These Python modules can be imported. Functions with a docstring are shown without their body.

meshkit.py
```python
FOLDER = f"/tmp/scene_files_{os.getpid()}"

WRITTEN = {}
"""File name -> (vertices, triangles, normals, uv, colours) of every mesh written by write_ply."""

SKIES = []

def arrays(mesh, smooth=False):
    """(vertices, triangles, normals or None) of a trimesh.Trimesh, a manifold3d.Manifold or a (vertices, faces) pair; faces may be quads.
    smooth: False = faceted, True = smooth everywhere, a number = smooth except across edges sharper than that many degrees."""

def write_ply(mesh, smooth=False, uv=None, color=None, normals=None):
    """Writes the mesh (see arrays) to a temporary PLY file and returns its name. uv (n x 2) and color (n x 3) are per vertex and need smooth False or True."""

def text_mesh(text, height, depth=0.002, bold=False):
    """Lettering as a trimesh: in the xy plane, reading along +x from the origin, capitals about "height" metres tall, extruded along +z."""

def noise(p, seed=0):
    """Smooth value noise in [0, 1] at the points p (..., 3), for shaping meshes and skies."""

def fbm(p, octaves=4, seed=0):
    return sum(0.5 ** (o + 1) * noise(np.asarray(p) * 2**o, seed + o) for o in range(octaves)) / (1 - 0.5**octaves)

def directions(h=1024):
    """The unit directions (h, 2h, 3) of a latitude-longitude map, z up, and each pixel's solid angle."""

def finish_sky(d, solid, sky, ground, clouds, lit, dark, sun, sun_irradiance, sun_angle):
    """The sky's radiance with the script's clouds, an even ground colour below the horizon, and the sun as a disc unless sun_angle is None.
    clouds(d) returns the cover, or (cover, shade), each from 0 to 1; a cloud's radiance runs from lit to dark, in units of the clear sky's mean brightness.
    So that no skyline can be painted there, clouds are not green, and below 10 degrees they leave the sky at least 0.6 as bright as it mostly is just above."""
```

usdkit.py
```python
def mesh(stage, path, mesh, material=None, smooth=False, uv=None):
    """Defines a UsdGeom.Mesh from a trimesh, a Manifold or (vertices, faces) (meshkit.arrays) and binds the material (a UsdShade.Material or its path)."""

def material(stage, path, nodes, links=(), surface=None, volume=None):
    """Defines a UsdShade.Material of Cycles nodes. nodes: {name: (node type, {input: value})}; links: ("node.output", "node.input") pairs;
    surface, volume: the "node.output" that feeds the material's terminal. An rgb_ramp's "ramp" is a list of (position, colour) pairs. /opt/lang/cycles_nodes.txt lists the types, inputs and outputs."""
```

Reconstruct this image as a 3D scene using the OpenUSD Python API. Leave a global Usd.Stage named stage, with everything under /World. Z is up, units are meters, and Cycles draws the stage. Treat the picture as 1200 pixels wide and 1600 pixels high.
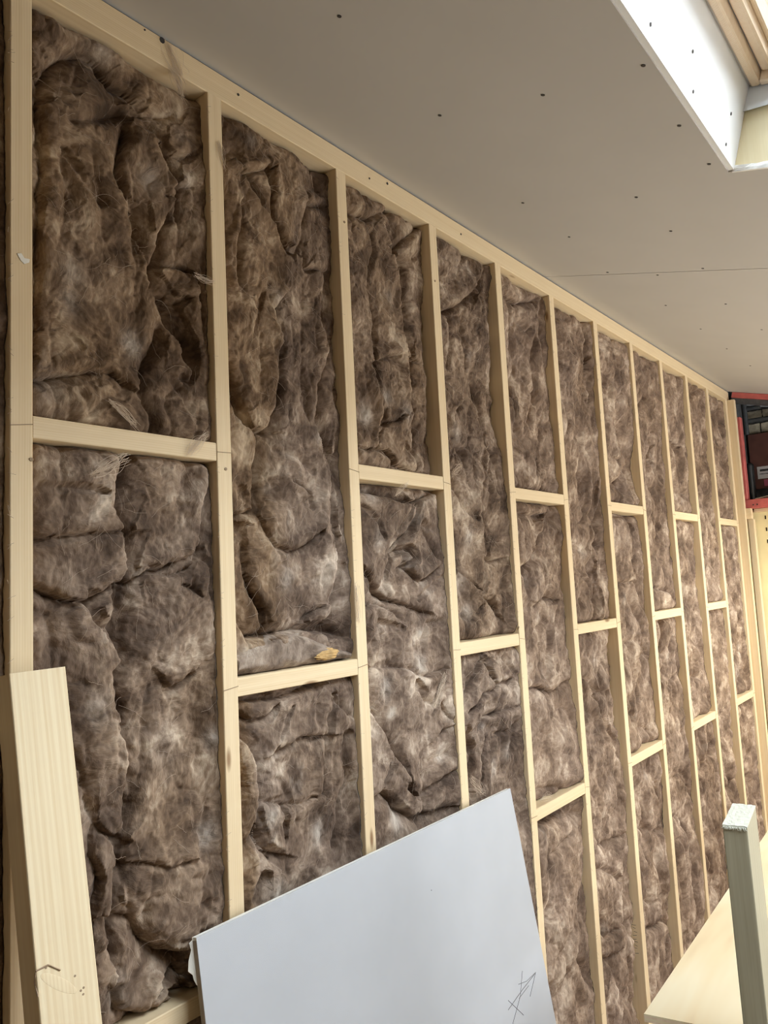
import math, numpy as np, trimesh, usdkit, meshkit
from pxr import Usd, UsdGeom, UsdLux, Gf, Sdf, Vt, UsdShade
from shapely.geometry import Polygon, box as sbox

stage = Usd.Stage.CreateInMemory()
UsdGeom.SetStageUpAxis(stage, UsdGeom.Tokens.z)
UsdGeom.SetStageMetersPerUnit(stage, 1.0)
UsdGeom.Xform.Define(stage, '/World')
UsdGeom.Scope.Define(stage, '/World/Looks')
rng = np.random.default_rng(7)

# ------------------------------------------------------------------ camera
FPX = 1179.3                                        # focal length in pixels of the 1200 x 1600 frame
CAM = np.array([-0.58486, -1.19856, 1.40068])
RW = np.array([[0.62722302, -0.77731076, -0.04877771],      # right
               [0.04773213, 0.10087562, -0.99375337],       # down
               [0.77737566, 0.62097673, 0.10037421]])       # forward
cam = UsdGeom.Camera.Define(stage, '/World/camera')
cam.CreateHorizontalApertureAttr(36.0)
cam.CreateVerticalApertureAttr(48.0)
cam.CreateFocalLengthAttr(36.0 * FPX / 1200)
cam.CreateFStopAttr(0.0)
cam.CreateExposureAttr(0.32)
cam.CreateClippingRangeAttr((0.02, 200.0))
m = np.eye(4)
m[0, :3], m[1, :3], m[2, :3], m[3, :3] = RW[0], -RW[1], -RW[2], CAM
cam.AddTransformOp().Set(Gf.Matrix4d(m.tolist()))

# ------------------------------------------------------------------ light
TH = math.radians(15)                               # pitch of the lean-to ceiling
CU = np.array([0, -math.cos(TH), -math.sin(TH)])    # down the slope, away from the stud wall
CN = np.array([0, -math.sin(TH), math.cos(TH)])     # the ceiling's upward normal
CO = np.array([0, 0, 2.533])                        # where the ceiling meets the stud wall


def cpt(x, u, n=0.0):
    return CO + np.array([x, 0, 0]) + CU * u + CN * n


def rect_light(name, centre, xdir, ydir, w, h, power, colour):
    """A rectangle that shines along -(xdir x ydir)."""
    l = UsdLux.RectLight.Define(stage, '/World/' + name)
    l.CreateWidthAttr(w); l.CreateHeightAttr(h)
    l.CreateIntensityAttr(power); l.CreateColorAttr(Gf.Vec3f(*colour))
    z = np.cross(xdir, ydir)
    mm = np.eye(4); mm[0, :3], mm[1, :3], mm[2, :3], mm[3, :3] = xdir, ydir, z, centre
    l.AddTransformOp().Set(Gf.Matrix4d(np.array(mm).tolist()))
    return l


EX = np.array([1.0, 0, 0])
SKY_X = (0.06, 1.2275); SKY_U = (0.855, 2.02)       # the skylight's opening in the ceiling
SK2_X = (3.15, 4.25)                                # an unseen second one, added to light the far end
rect_light('daylight', cpt(0.6, 1.5, 0.62), EX, -CU, 2.2, 2.0, 11.0, (0.93, 0.97, 1.0))
rect_light('daylight_001', cpt(3.7, 1.5, 0.62), EX, -CU, 1.9, 1.9, 15.0, (1.0, 0.95, 0.84))  # lamp over the added second skylight, brightens the far end wall
rect_light('daylight_002', np.array([3.0, -3.0, 0.9]), EX, np.array([0, 0, 1.0]), 3.4, 2.2, 2.3, (1.0, 0.93, 0.84))  # lamp outside the added glazing, broad light from the right
_op = UsdGeom.Xformable(stage.GetPrimAtPath('/World/daylight_002')).GetOrderedXformOps()[0]
mm = np.eye(4); mm[0, :3], mm[1, :3], mm[2, :3], mm[3, :3] = (1, 0, 0), (0, 0, 1), (0, -1, 0), (3.0, -3.0, 0.9)
_op.Set(Gf.Matrix4d(mm.tolist()))                   # its -z looks along +y, through the added glazing
dome = UsdLux.DomeLight.Define(stage, '/World/sky')
dome.CreateIntensityAttr(1.0); dome.CreateColorAttr(Gf.Vec3f(0.82, 0.91, 1.0))

# ------------------------------------------------------------------ helpers
used = {}


def path_for(name, parent=None):
    base = (str(parent.GetPath()) if parent else '/World') + '/' + name
    k = used.get(base, 0); used[base] = k + 1
    return base if k == 0 else f'{base}_{k:03d}'


def tag(p, label=None, cat=None, group=None, kind=None):
    p = p.GetPrim() if hasattr(p, 'GetPrim') else p
    for k, v in (('label', label), ('category', cat), ('group', group), ('kind', kind)):
        if v:
            p.SetCustomDataByKey(k, v)
    return p


def thing(name, loc=(0, 0, 0), parent=None, **kw):
    x = UsdGeom.Xform.Define(stage, path_for(name, parent))
    if any(loc):
        x.AddTranslateOp().Set(Gf.Vec3d(*map(float, loc)))
    return tag(x, **kw)


def obj(name, mesh, mat, parent=None, M=None, smooth=30, **kw):
    g = usdkit.mesh(stage, path_for(name, parent), mesh, LOOK[mat], smooth)
    if M is not None:
        g.AddTransformOp().Set(Gf.Matrix4d(np.asarray(M, float).T.tolist()))
    return tag(g, **kw)


def frame(o, x, y, z):
    """4 x 4 matrix whose columns are the local axes and origin."""
    M = np.eye(4); M[:3, 0], M[:3, 1], M[:3, 2], M[:3, 3] = x, y, z, o
    return M


def timber(w, d, length, r=0.003, rough=0):
    """A planed, round-edged timber: x in +-w/2, y in 0..d, z in 0..length."""
    s = sbox(-w / 2 + r, r, w / 2 - r, d - r).buffer(r, quad_segs=3)
    return trimesh.creation.extrude_polygon(s, length, engine='earcut')


def bx(x0, x1, y0, y1, z0, z1):
    return trimesh.creation.box(bounds=[[x0, y0, z0], [x1, y1, z1]])


def join(*ms):
    return trimesh.util.concatenate(list(ms))


def chamfer_box(x0, x1, y0, y1, z0, z1, c=0.003):
    import manifold3d as m3
    pts = []
    for X, sx in ((x0, 1), (x1, -1)):
        for Y, sy in ((y0, 1), (y1, -1)):
            for Z, sz in ((z0, 1), (z1, -1)):
                pts += [(X + sx * c, Y + sy * c, Z), (X + sx * c, Y, Z + sz * c), (X, Y + sy * c, Z + sz * c)]
    return m3.Manifold.hull_points(np.array(pts))


def unproj(px, plane_y=0.0):
    px = np.atleast_2d(px).astype(float)
    d = np.c_[(px[:, 0] - 600) / FPX, (px[:, 1] - 800) / FPX, np.ones(len(px))] @ RW
    t = (plane_y - CAM[1]) / d[:, 1]
    return CAM + d * t[:, None]


# ------------------------------------------------------------------ materials
LOOK = {}


def mat(name, nodes, links, surface='p.BSDF', **k):
    LOOK[name] = usdkit.material(stage, '/World/Looks/' + name, nodes, links, surface=surface, **k)


def plain(name, colour, rough=0.6, noise=0.06, scale=9, bump=0.0, bscale=200, **extra):
    c = np.array(colour)
    nodes = {'g': ('geometry', {}),
             'n': ('noise_texture', {'scale': scale, 'detail': 4}),
             'r': ('rgb_ramp', {'ramp': [(0.3, tuple(c * (1 - noise))), (0.7, tuple(np.minimum(c * (1 + noise), 0.95)))]}),
             'p': ('principled_bsdf', {'roughness': rough, **extra})}
    links = [('g.position', 'n.vector'), ('n.fac', 'r.fac'), ('r.color', 'p.base_color')]
    if bump:
        nodes['bn'] = ('noise_texture', {'scale': bscale, 'detail': 3})
        nodes['b'] = ('bump', {'strength': 0.5, 'distance': bump})
        links += [('g.position', 'bn.vector'), ('bn.fac', 'b.height'), ('b.normal', 'p.normal')]
    mat(name, nodes, links)


def wood(name, light, dark, ring=46.0, contrast=1.0, knots=True, rough=0.62, knot_col=(0.22, 0.11, 0.045)):
    nodes = {
        'tc': ('texture_coordinate', {}), 'oi': ('object_info', {}),
        'off': ('math', {'math_type': 'multiply', 'value2': 37.0}),
        'add': ('vector_math', {'math_type': 'add'}),
        'comb': ('combine_xyz', {}),
        'mp': ('mapping', {'scale': (1.0, 1.0, 0.045)}),
        'wv': ('wave_texture', {'wave_type': 'rings', 'rings_direction': 'z', 'scale': ring, 'distortion': 5.0, 'detail': 2.0, 'detail_scale': 0.7}),
        'mp2': ('mapping', {'scale': (420.0, 420.0, 9.0)}),
        'fn': ('noise_texture', {'scale': 1.0, 'detail': 3}),
        'mp3': ('mapping', {'scale': (95.0, 95.0, 1.0)}),
        'bn': ('noise_texture', {'scale': 1.0, 'detail': 2}),
        'm1': ('math', {'math_type': 'multiply_add', 'value2': 0.28 * contrast, 'value3': 0.08}),
        'm2': ('math', {'math_type': 'multiply_add', 'value2': 0.35}),
        'm3': ('math', {'math_type': 'multiply_add', 'value2': 0.62}),
        'r': ('rgb_ramp', {'ramp': [(0.22, light), (0.62, tuple(0.5 * (np.array(light) + np.array(dark)))), (0.98, dark)]}),
        'mp4': ('mapping', {'scale': (9.0, 9.0, 2.6)}),
        'vo': ('voronoi_texture', {'scale': 1.0, 'randomness': 1.0}),
        'kr': ('rgb_ramp', {'ramp': [(0.0, (1, 1, 1)), (0.035, (0.8, 0.8, 0.8)), (0.075, (0, 0, 0)), (1, (0, 0, 0))]}),
        'kbw': ('rgb_to_bw', {}),
        'mx': ('mix', {'color2': knot_col}),
        'b': ('bump', {'strength': 0.25, 'distance': 0.0006}),
        'p': ('principled_bsdf', {'roughness': rough, 'specular_ior_level': 0.3})}
    links = [('oi.random', 'off.value1'), ('off.value', 'comb.x'), ('off.value', 'comb.z'),
             ('tc.object', 'add.vector1'), ('comb.vector', 'add.vector2'),
             ('add.vector', 'mp.vector'), ('mp.vector', 'wv.vector'),
             ('add.vector', 'mp2.vector'), ('mp2.vector', 'fn.vector'),
             ('add.vector', 'mp3.vector'), ('mp3.vector', 'bn.vector'),
             ('wv.fac', 'm1.value1'), ('fn.fac', 'm2.value1'), ('m1.value', 'm2.value3'),
             ('bn.fac', 'm3.value1'), ('m2.value', 'm3.value3'), ('m3.value', 'r.fac'),
             ('add.vector', 'mp4.vector'), ('mp4.vector', 'vo.vector'), ('vo.distance', 'kr.fac'), ('kr.color', 'kbw.color'),
             ('r.color', 'mx.color1'), ('mx.color', 'p.base_color'),
             ('fn.fac', 'b.height'), ('b.normal', 'p.normal')]
    if knots:
        links.append(('kbw.val', 'mx.fac'))
    else:
        nodes['mx'][1]['fac'] = 0.0
    mat(name, nodes, links)


wood('pine', (0.79, 0.65, 0.44), (0.63, 0.47, 0.275), ring=70, contrast=0.55)
wood('pine_pale', (0.80, 0.70, 0.50), (0.66, 0.51, 0.31), ring=34, contrast=0.8, knots=False)
wood('pine_orange', (0.86, 0.73, 0.57), (0.77, 0.60, 0.43), ring=60, knots=False, rough=0.45)
wood('knot_wood', (0.80, 0.685, 0.48), (0.68, 0.535, 0.335), ring=60, knots=False)
wood('treated', (0.47, 0.43, 0.31), (0.31, 0.28, 0.19), ring=60, contrast=0.8)
wood('treated_end', (0.74, 0.73, 0.64), (0.60, 0.60, 0.50), ring=30, knots=False, rough=0.8)
plain('board_face', (0.51, 0.488, 0.465), 0.85, 0.02, 5, 0.0002, 900)
plain('board_sheet', (0.44, 0.452, 0.48), 0.8, 0.03, 7, 0.0002, 900)
plain('board_paper', (0.80, 0.77, 0.70), 0.9, 0.04, 30)
plain('board_core', (0.86, 0.85, 0.81), 0.95, 0.05, 60, 0.001, 300)
plain('board_edge', (0.33, 0.29, 0.25), 0.9, 0.08, 60)
plain('reveal_board', (0.84, 0.85, 0.86), 0.85, 0.02, 5, 0.0002, 900)
plain('screw_metal', (0.045, 0.04, 0.036), 0.6, 0.2, 80)
plain('graphite', (0.13, 0.125, 0.13), 0.6)
plain('pencil_brown', (0.30, 0.21, 0.13), 0.7)
plain('red_primer', (0.50, 0.115, 0.10), 0.55, 0.18, 22, 0.0004, 160)
plain('block', (0.42, 0.38, 0.29), 0.95, 0.3, 40, 0.003, 60)
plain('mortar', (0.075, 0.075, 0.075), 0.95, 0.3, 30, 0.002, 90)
plain('black_plastic', (0.014, 0.016, 0.017), 0.45, 0.2, 30)
plain('grey_pipe', (0.06, 0.065, 0.07), 0.5, 0.2, 30)
plain('brown_board', (0.10, 0.036, 0.026), 0.7, 0.2, 14)
plain('label_paper', (0.55, 0.53, 0.52), 0.7, 0.04)
plain('label_ink', (0.03, 0.03, 0.03), 0.7)
plain('pink_label', (0.36, 0.08, 0.13), 0.7)
plain('cable_white', (0.60, 0.50, 0.36), 0.6)
plain('yellow_board', (0.86, 0.74, 0.42), 0.75, 0.08, 6)
plain('slot_dark', (0.05, 0.04, 0.02), 0.9)
plain('plaster', (0.62, 0.54, 0.44), 0.9, 0.03)
plain('floor_board', (0.44, 0.34, 0.23), 0.8, 0.2, 40)
plain('sheathing', (0.05, 0.042, 0.034), 0.95, 0.2, 20)
plain('membrane', (0.80, 0.83, 0.86), 0.6, 0.03)
plain('gasket', (0.22, 0.28, 0.42), 0.5, 0.05)
plain('window_metal', (0.50, 0.49, 0.50), 0.4, 0.03)
mat('glass', {'t': ('transparent_bsdf', {'color': (0.93, 0.96, 0.98)}), 'g': ('glossy_bsdf', {'roughness': 0.02}), 'f': ('fresnel', {'IOR': 1.35}), 'p': ('mix_closure', {})},
    [('f.fac', 'p.fac'), ('t.BSDF', 'p.closure1'), ('g.BSDF', 'p.closure2')], surface='p.closure')

# plywood: broad swirling figure, pale patches and a few knots
mat('plywood', {
    'g': ('geometry', {}), 'mp': ('mapping', {'scale': (0.55, 2.6, 1.0)}),
    'n1': ('noise_texture', {'scale': 2.6, 'detail': 2, 'distortion': 1.4}),
    'wv': ('wave_texture', {'scale': 0.9, 'distortion': 7.0, 'detail': 2.0, 'detail_scale': 0.7}),
    'm': ('math', {'math_type': 'multiply_add', 'value2': 0.22}),
    'h': ('math', {'math_type': 'multiply', 'value2': 0.85}),
    'r': ('rgb_ramp', {'ramp': [(0.25, (0.70, 0.54, 0.34)), (0.45, (0.79, 0.66, 0.44)), (0.7, (0.82, 0.73, 0.53))]}),
    'vo': ('voronoi_texture', {'scale': 1.25, 'randomness': 1.0}),
    'kr': ('rgb_ramp', {'ramp': [(0.0, (1, 1, 1)), (0.045, (0.7, 0.7, 0.7)), (0.09, (0, 0, 0)), (1, (0, 0, 0))]}),
    'bw': ('rgb_to_bw', {}), 'mx': ('mix', {'color2': (0.42, 0.25, 0.13)}),
    'p': ('principled_bsdf', {'roughness': 0.6, 'specular_ior_level': 0.3})},
    [('g.position', 'mp.vector'), ('mp.vector', 'n1.vector'), ('mp.vector', 'wv.vector'), ('n1.fac', 'h.value1'),
     ('wv.fac', 'm.value1'), ('h.value', 'm.value3'), ('m.value', 'r.fac'), ('mp.vector', 'vo.vector'), ('vo.distance', 'kr.fac'),
     ('kr.color', 'bw.color'), ('bw.val', 'mx.fac'), ('r.color', 'mx.color1'), ('mx.color', 'p.base_color')])


def wool(name, gain=1.0, con=1.0):
    """Mineral wool: tangled fibres of brown, tan and pale, grey where 'tone' is high, bleached where 'pale' is high (both are the wool's own colour)."""
    lift = lambda st: [(p_, tuple(gain * (np.array(c_) * con + (1 - con) * np.array(st[1][1]) * 1.25))) for p_, c_ in st]
    mat(name, {
        'g': ('geometry', {}),
        'ta': ('attribute', {'attribute': 'tone'}), 'pa': ('attribute', {'attribute': 'pale'}),
        'w': ('noise_texture', {'scale': 9.0, 'detail': 3}),
        'ws': ('vector_math', {'math_type': 'scale', 'scale': 0.075}),
        'wa': ('vector_math', {'math_type': 'add'}),
        'mpf': ('mapping', {'scale': (1.0, 0.6, 0.28)}),
        'mpg': ('mapping', {'rotation': (0, 0.9, 0), 'scale': (0.25, 0.6, 1.0)}),
        'fib': ('noise_texture', {'scale': 120.0, 'detail': 4, 'roughness': 0.6, 'distortion': 0.25}),
        'fib2': ('noise_texture', {'scale': 100.0, 'detail': 4, 'roughness': 0.6, 'distortion': 0.25}),
        'fm': ('mix_float', {}),
        'sel': ('map_range', {'from_min': 0.42, 'from_max': 0.58, 'clamp': True}),
        'blob': ('noise_texture', {'scale': 13.0, 'detail': 5, 'roughness': 0.62, 'distortion': 0.5}),
        'big': ('noise_texture', {'scale': 5.0, 'detail': 2}),
        'm1': ('math', {'math_type': 'multiply', 'value2': 0.30}),
        'm2': ('math', {'math_type': 'multiply_add', 'value2': 0.95}),
        'm3': ('math', {'math_type': 'multiply_add', 'value2': 0.50}),
        'm4': ('math', {'math_type': 'subtract', 'value2': 0.375}),
        'brown': ('rgb_ramp', {'ramp': lift([(0.30, (0.062, 0.035, 0.018)), (0.44, (0.130, 0.079, 0.044)), (0.56, (0.245, 0.160, 0.096)), (0.74, (0.54, 0.42, 0.29))])}),
        'grey': ('rgb_ramp', {'ramp': lift([(0.30, (0.080, 0.053, 0.039)), (0.44, (0.168, 0.117, 0.088)), (0.56, (0.295, 0.222, 0.172)), (0.74, (0.60, 0.50, 0.41))])}),
        'mt': ('mix', {}), 'mp_': ('mix', {'color2': (0.66, 0.60, 0.53)}),
        'pn': ('math', {'math_type': 'multiply', 'use_clamp': True}),
        'pm': ('math', {'math_type': 'multiply_add', 'value2': 3.4, 'value3': -1.1, 'use_clamp': True}),
        'b1': ('bump', {'strength': 0.8, 'distance': 0.003}),
        'b2': ('bump', {'strength': 0.5, 'distance': 0.008}),
        'p': ('principled_bsdf', {'roughness': 0.75, 'specular_ior_level': 0.2, 'sheen_weight': 0.06, 'sheen_roughness': 0.4, 'diffuse_roughness': 0.4})},
        [('g.position', 'w.vector'), ('w.color', 'ws.vector1'), ('g.position', 'wa.vector1'), ('ws.vector', 'wa.vector2'),
         ('wa.vector', 'mpf.vector'), ('mpf.vector', 'fib.vector'), ('wa.vector', 'mpg.vector'), ('mpg.vector', 'fib2.vector'),
         ('w.fac', 'sel.value'), ('sel.result', 'fm.fac'), ('fib.fac', 'fm.a'), ('fib2.fac', 'fm.b'),
         ('wa.vector', 'blob.vector'), ('g.position', 'big.vector'),
         ('fm.result', 'm1.value1'), ('blob.fac', 'm2.value1'), ('m1.value', 'm2.value3'), ('big.fac', 'm3.value1'), ('m2.value', 'm3.value3'),
         ('m3.value', 'm4.value1'), ('m4.value', 'brown.fac'), ('m4.value', 'grey.fac'),
         ('ta.fac', 'mt.fac'), ('brown.color', 'mt.color1'), ('grey.color', 'mt.color2'),
         ('blob.fac', 'pm.value1'), ('pm.value', 'pn.value1'), ('pa.fac', 'pn.value2'), ('pn.value', 'mp_.fac'), ('mt.color', 'mp_.color1'),
         ('mp_.color', 'p.base_color'),
         ('blob.fac', 'b2.height'), ('fm.result', 'b1.height'), ('b2.normal', 'b1.normal'), ('b1.normal', 'p.normal')])


wool('mineral_wool', 1.04)
wool('mineral_wool_lit', 1.24, .8)  # far bays: stronger light there painted in as paler, flatter wool
plain('wool_fibre', (0.42, 0.33, 0.25), 0.5, 0.2, 30)
plain('wool_tuft', (0.62, 0.50, 0.38), 0.6, 0.1, 30)
plain('wool_amber', (0.50, 0.32, 0.13), 0.8, 0.3, 60, 0.002, 200)

# ------------------------------------------------------------------ the stud wall
SX = np.array([-0.0102, 0.4027, 0.8072, 1.2142, 1.5929, 1.9944, 2.3956, 2.7996, 3.2034, 3.6055, 3.9975, 4.3990])
SW, SD = 0.038, 0.089
ZF = -0.35                                          # the floor
Z_PLATE, Z_TOP, Z_SOLE = 2.468, 2.5285, ZF + 0.038
Z_U, Z_L, Z_T = 1.7105, 1.2367, 0.684               # tops of the three rows of noggins
wall = thing('wall_left', kind='structure', label='long timber stud wall with staggered noggins packed with brown wool')
studs = []
for i, x in enumerate([-0.41] + list(SX)):
    s = obj('stud', timber(SW, SD, Z_PLATE - Z_SOLE), 'pine', wall, frame((x, 0.0 + 0.0008 * math.sin(i * 2.3), Z_SOLE), EX, (0, 1, 0), (0, 0, 1)))
    studs.append(s)
ZX = ((0, 0, 1.0), (0, 1.0, 0), (-1.0, 0, 0))
obj('top_plate', timber(Z_TOP - Z_PLATE, SD, 7.1), 'pine', wall, frame((4.462, 0, (Z_TOP + Z_PLATE) / 2), *ZX))
obj('sole_plate', timber(0.038, SD, 7.1), 'pine', wall, frame((4.462, 0, ZF + 0.019), *ZX))
obj('sheathing_panel', bx(-2.64, 4.50, 0.0905, 0.105, ZF, 2.53), 'sheathing', wall)
obj('packer_strip', bx(-2.6, 4.455, 0.006, 0.088, Z_TOP, 2.533), 'sheathing', wall)
bays = [(-1, SX[0])]
edges = [-0.41] + list(SX)
noggins = {}
for k in range(12):                                 # bay k lies between stud k-1 and stud k
    xl, xr = edges[k] + SW / 2, edges[k + 1] - SW / 2
    zs = (Z_U, Z_T) if k % 2 else (Z_L,)
    noggins[k] = zs
    for zt in zs:
        obj('noggin', timber(SW, SD - 0.002, xr - xl), 'pine', wall, frame((xr, 0.0015, zt - SW / 2), *ZX))
        for j in (k, k + 1):                        # the setting-out line pencilled across the studs either side
            sx = edges[j]
            tilt = 0.003 * math.sin(j * 5 + zt * 9)
            q = np.array([[sx - 0.0185, 0, zt - 0.019 - tilt], [sx + 0.0185, 0, zt - 0.019 + tilt], [sx + 0.0185, 0, zt - 0.0178 + tilt], [sx - 0.0185, 0, zt - 0.0178 - tilt]])
            pm = trimesh.Trimesh(np.vstack([q + (0, 0.0012, 0), q + (0, -0.0011, 0)]), [[4, 5, 6], [4, 6, 7], [0, 2, 1], [0, 3, 2], [4, 0, 1], [4, 1, 5], [7, 6, 2], [7, 2, 3]], process=False)
            obj('pencil_mark', (pm.vertices - (sx, 0, Z_SOLE), pm.faces), 'pencil_brown', studs[j], smooth=False)


def disc(c, nrm, r, t=0.002, sides=10):
    nrm = np.asarray(nrm, float)
    a = np.cross(nrm, (0, 0, 1) if abs(nrm[2]) < 0.9 else (1, 0, 0)); a /= np.linalg.norm(a)
    T = frame(c, a, np.cross(nrm, a), nrm)
    d = trimesh.creation.cylinder(r, t, sections=sides); d.apply_transform(T)
    return d


# nail heads and dark knots that show on the stud and plate fronts
for j, px in [(2, (538, 347)), (3, (679.5, 439)), (4, (810, 980)), (1, (352, 733)), (0, (49, 718))]:
    P = unproj(px)[0]
    obj('knot', disc((P[0] - SX[j], 0.0, P[2] - Z_SOLE), (0, -1, 0), 0.0032, 0.0036), 'pencil_brown', studs[j + 1])
for px, r in [((253, 62), 0.006), ((226, 47), 0.0018), ((605, 287), 0.0035), ((577, 279), 0.0025), ((372, 148), 0.003), ((720, 366), 0.003)]:
    P = unproj(px)[0]
    obj('nail_hole', disc((P[0], -0.0, min(P[2], Z_TOP - 0.007)), (0, -1, 0), r, 0.003), 'screw_metal', wall)

P = unproj((37, 405))[0]
fk = trimesh.creation.extrude_polygon(Polygon([(-.011, .006), (-.004, .009), (.001, .002), (.010, .003), (.009, -.003), (.001, -.008), (-.005, -.004)]), .0012, engine='earcut')
obj('torn_fleck', fk, 'board_paper', studs[1], frame((P[0] - SX[0], -.0013, P[2] - Z_SOLE), EX, (0, 0, 1), (0, 1.0, 0)), smooth=False, label='small pale torn fleck on the stud')
# a few pencilled strokes on the left side of one stud
for i in range(9):
    z = 0.055 - .0125 * i + .002 * math.sin(i * 3)
    y0, y1 = .020 + .003 * math.sin(i * 2.1), .034 + .004 * math.cos(i * 1.7)
    b = bx(-.0194, -.0189, y0, y1, z - .0008, z + .0008); b.vertices[:, 2] += (b.vertices[:, 1] - y0) * (.25 * math.sin(i * 1.3))
    b.vertices[:, 2] -= Z_SOLE
    obj('pencil_mark', b, 'graphite', studs[7], smooth=False)

# ------------------------------------------------------------------ mineral wool
CROP = {'A': (0, 0, .2917), 'B': (0, 330, .2917), 'C': (0, 550, .375), 'D': (0, 1050, .375), 'E': (320, 130, .2689), 'F': (340, 540, .35),
        'G': (340, 950, .3125), 'H': (520, 240, .325), 'I': (540, 720, .3624), 'J': (670, 330, .432), 'K': (780, 740, .3502), 'L': (350, 150, .4583),
        'M': (900, 480, .2625), 'N': (900, 880, .2625), 'O': (820, 1180, .2626), 'P': (1120, 800, .3125)}
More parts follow.
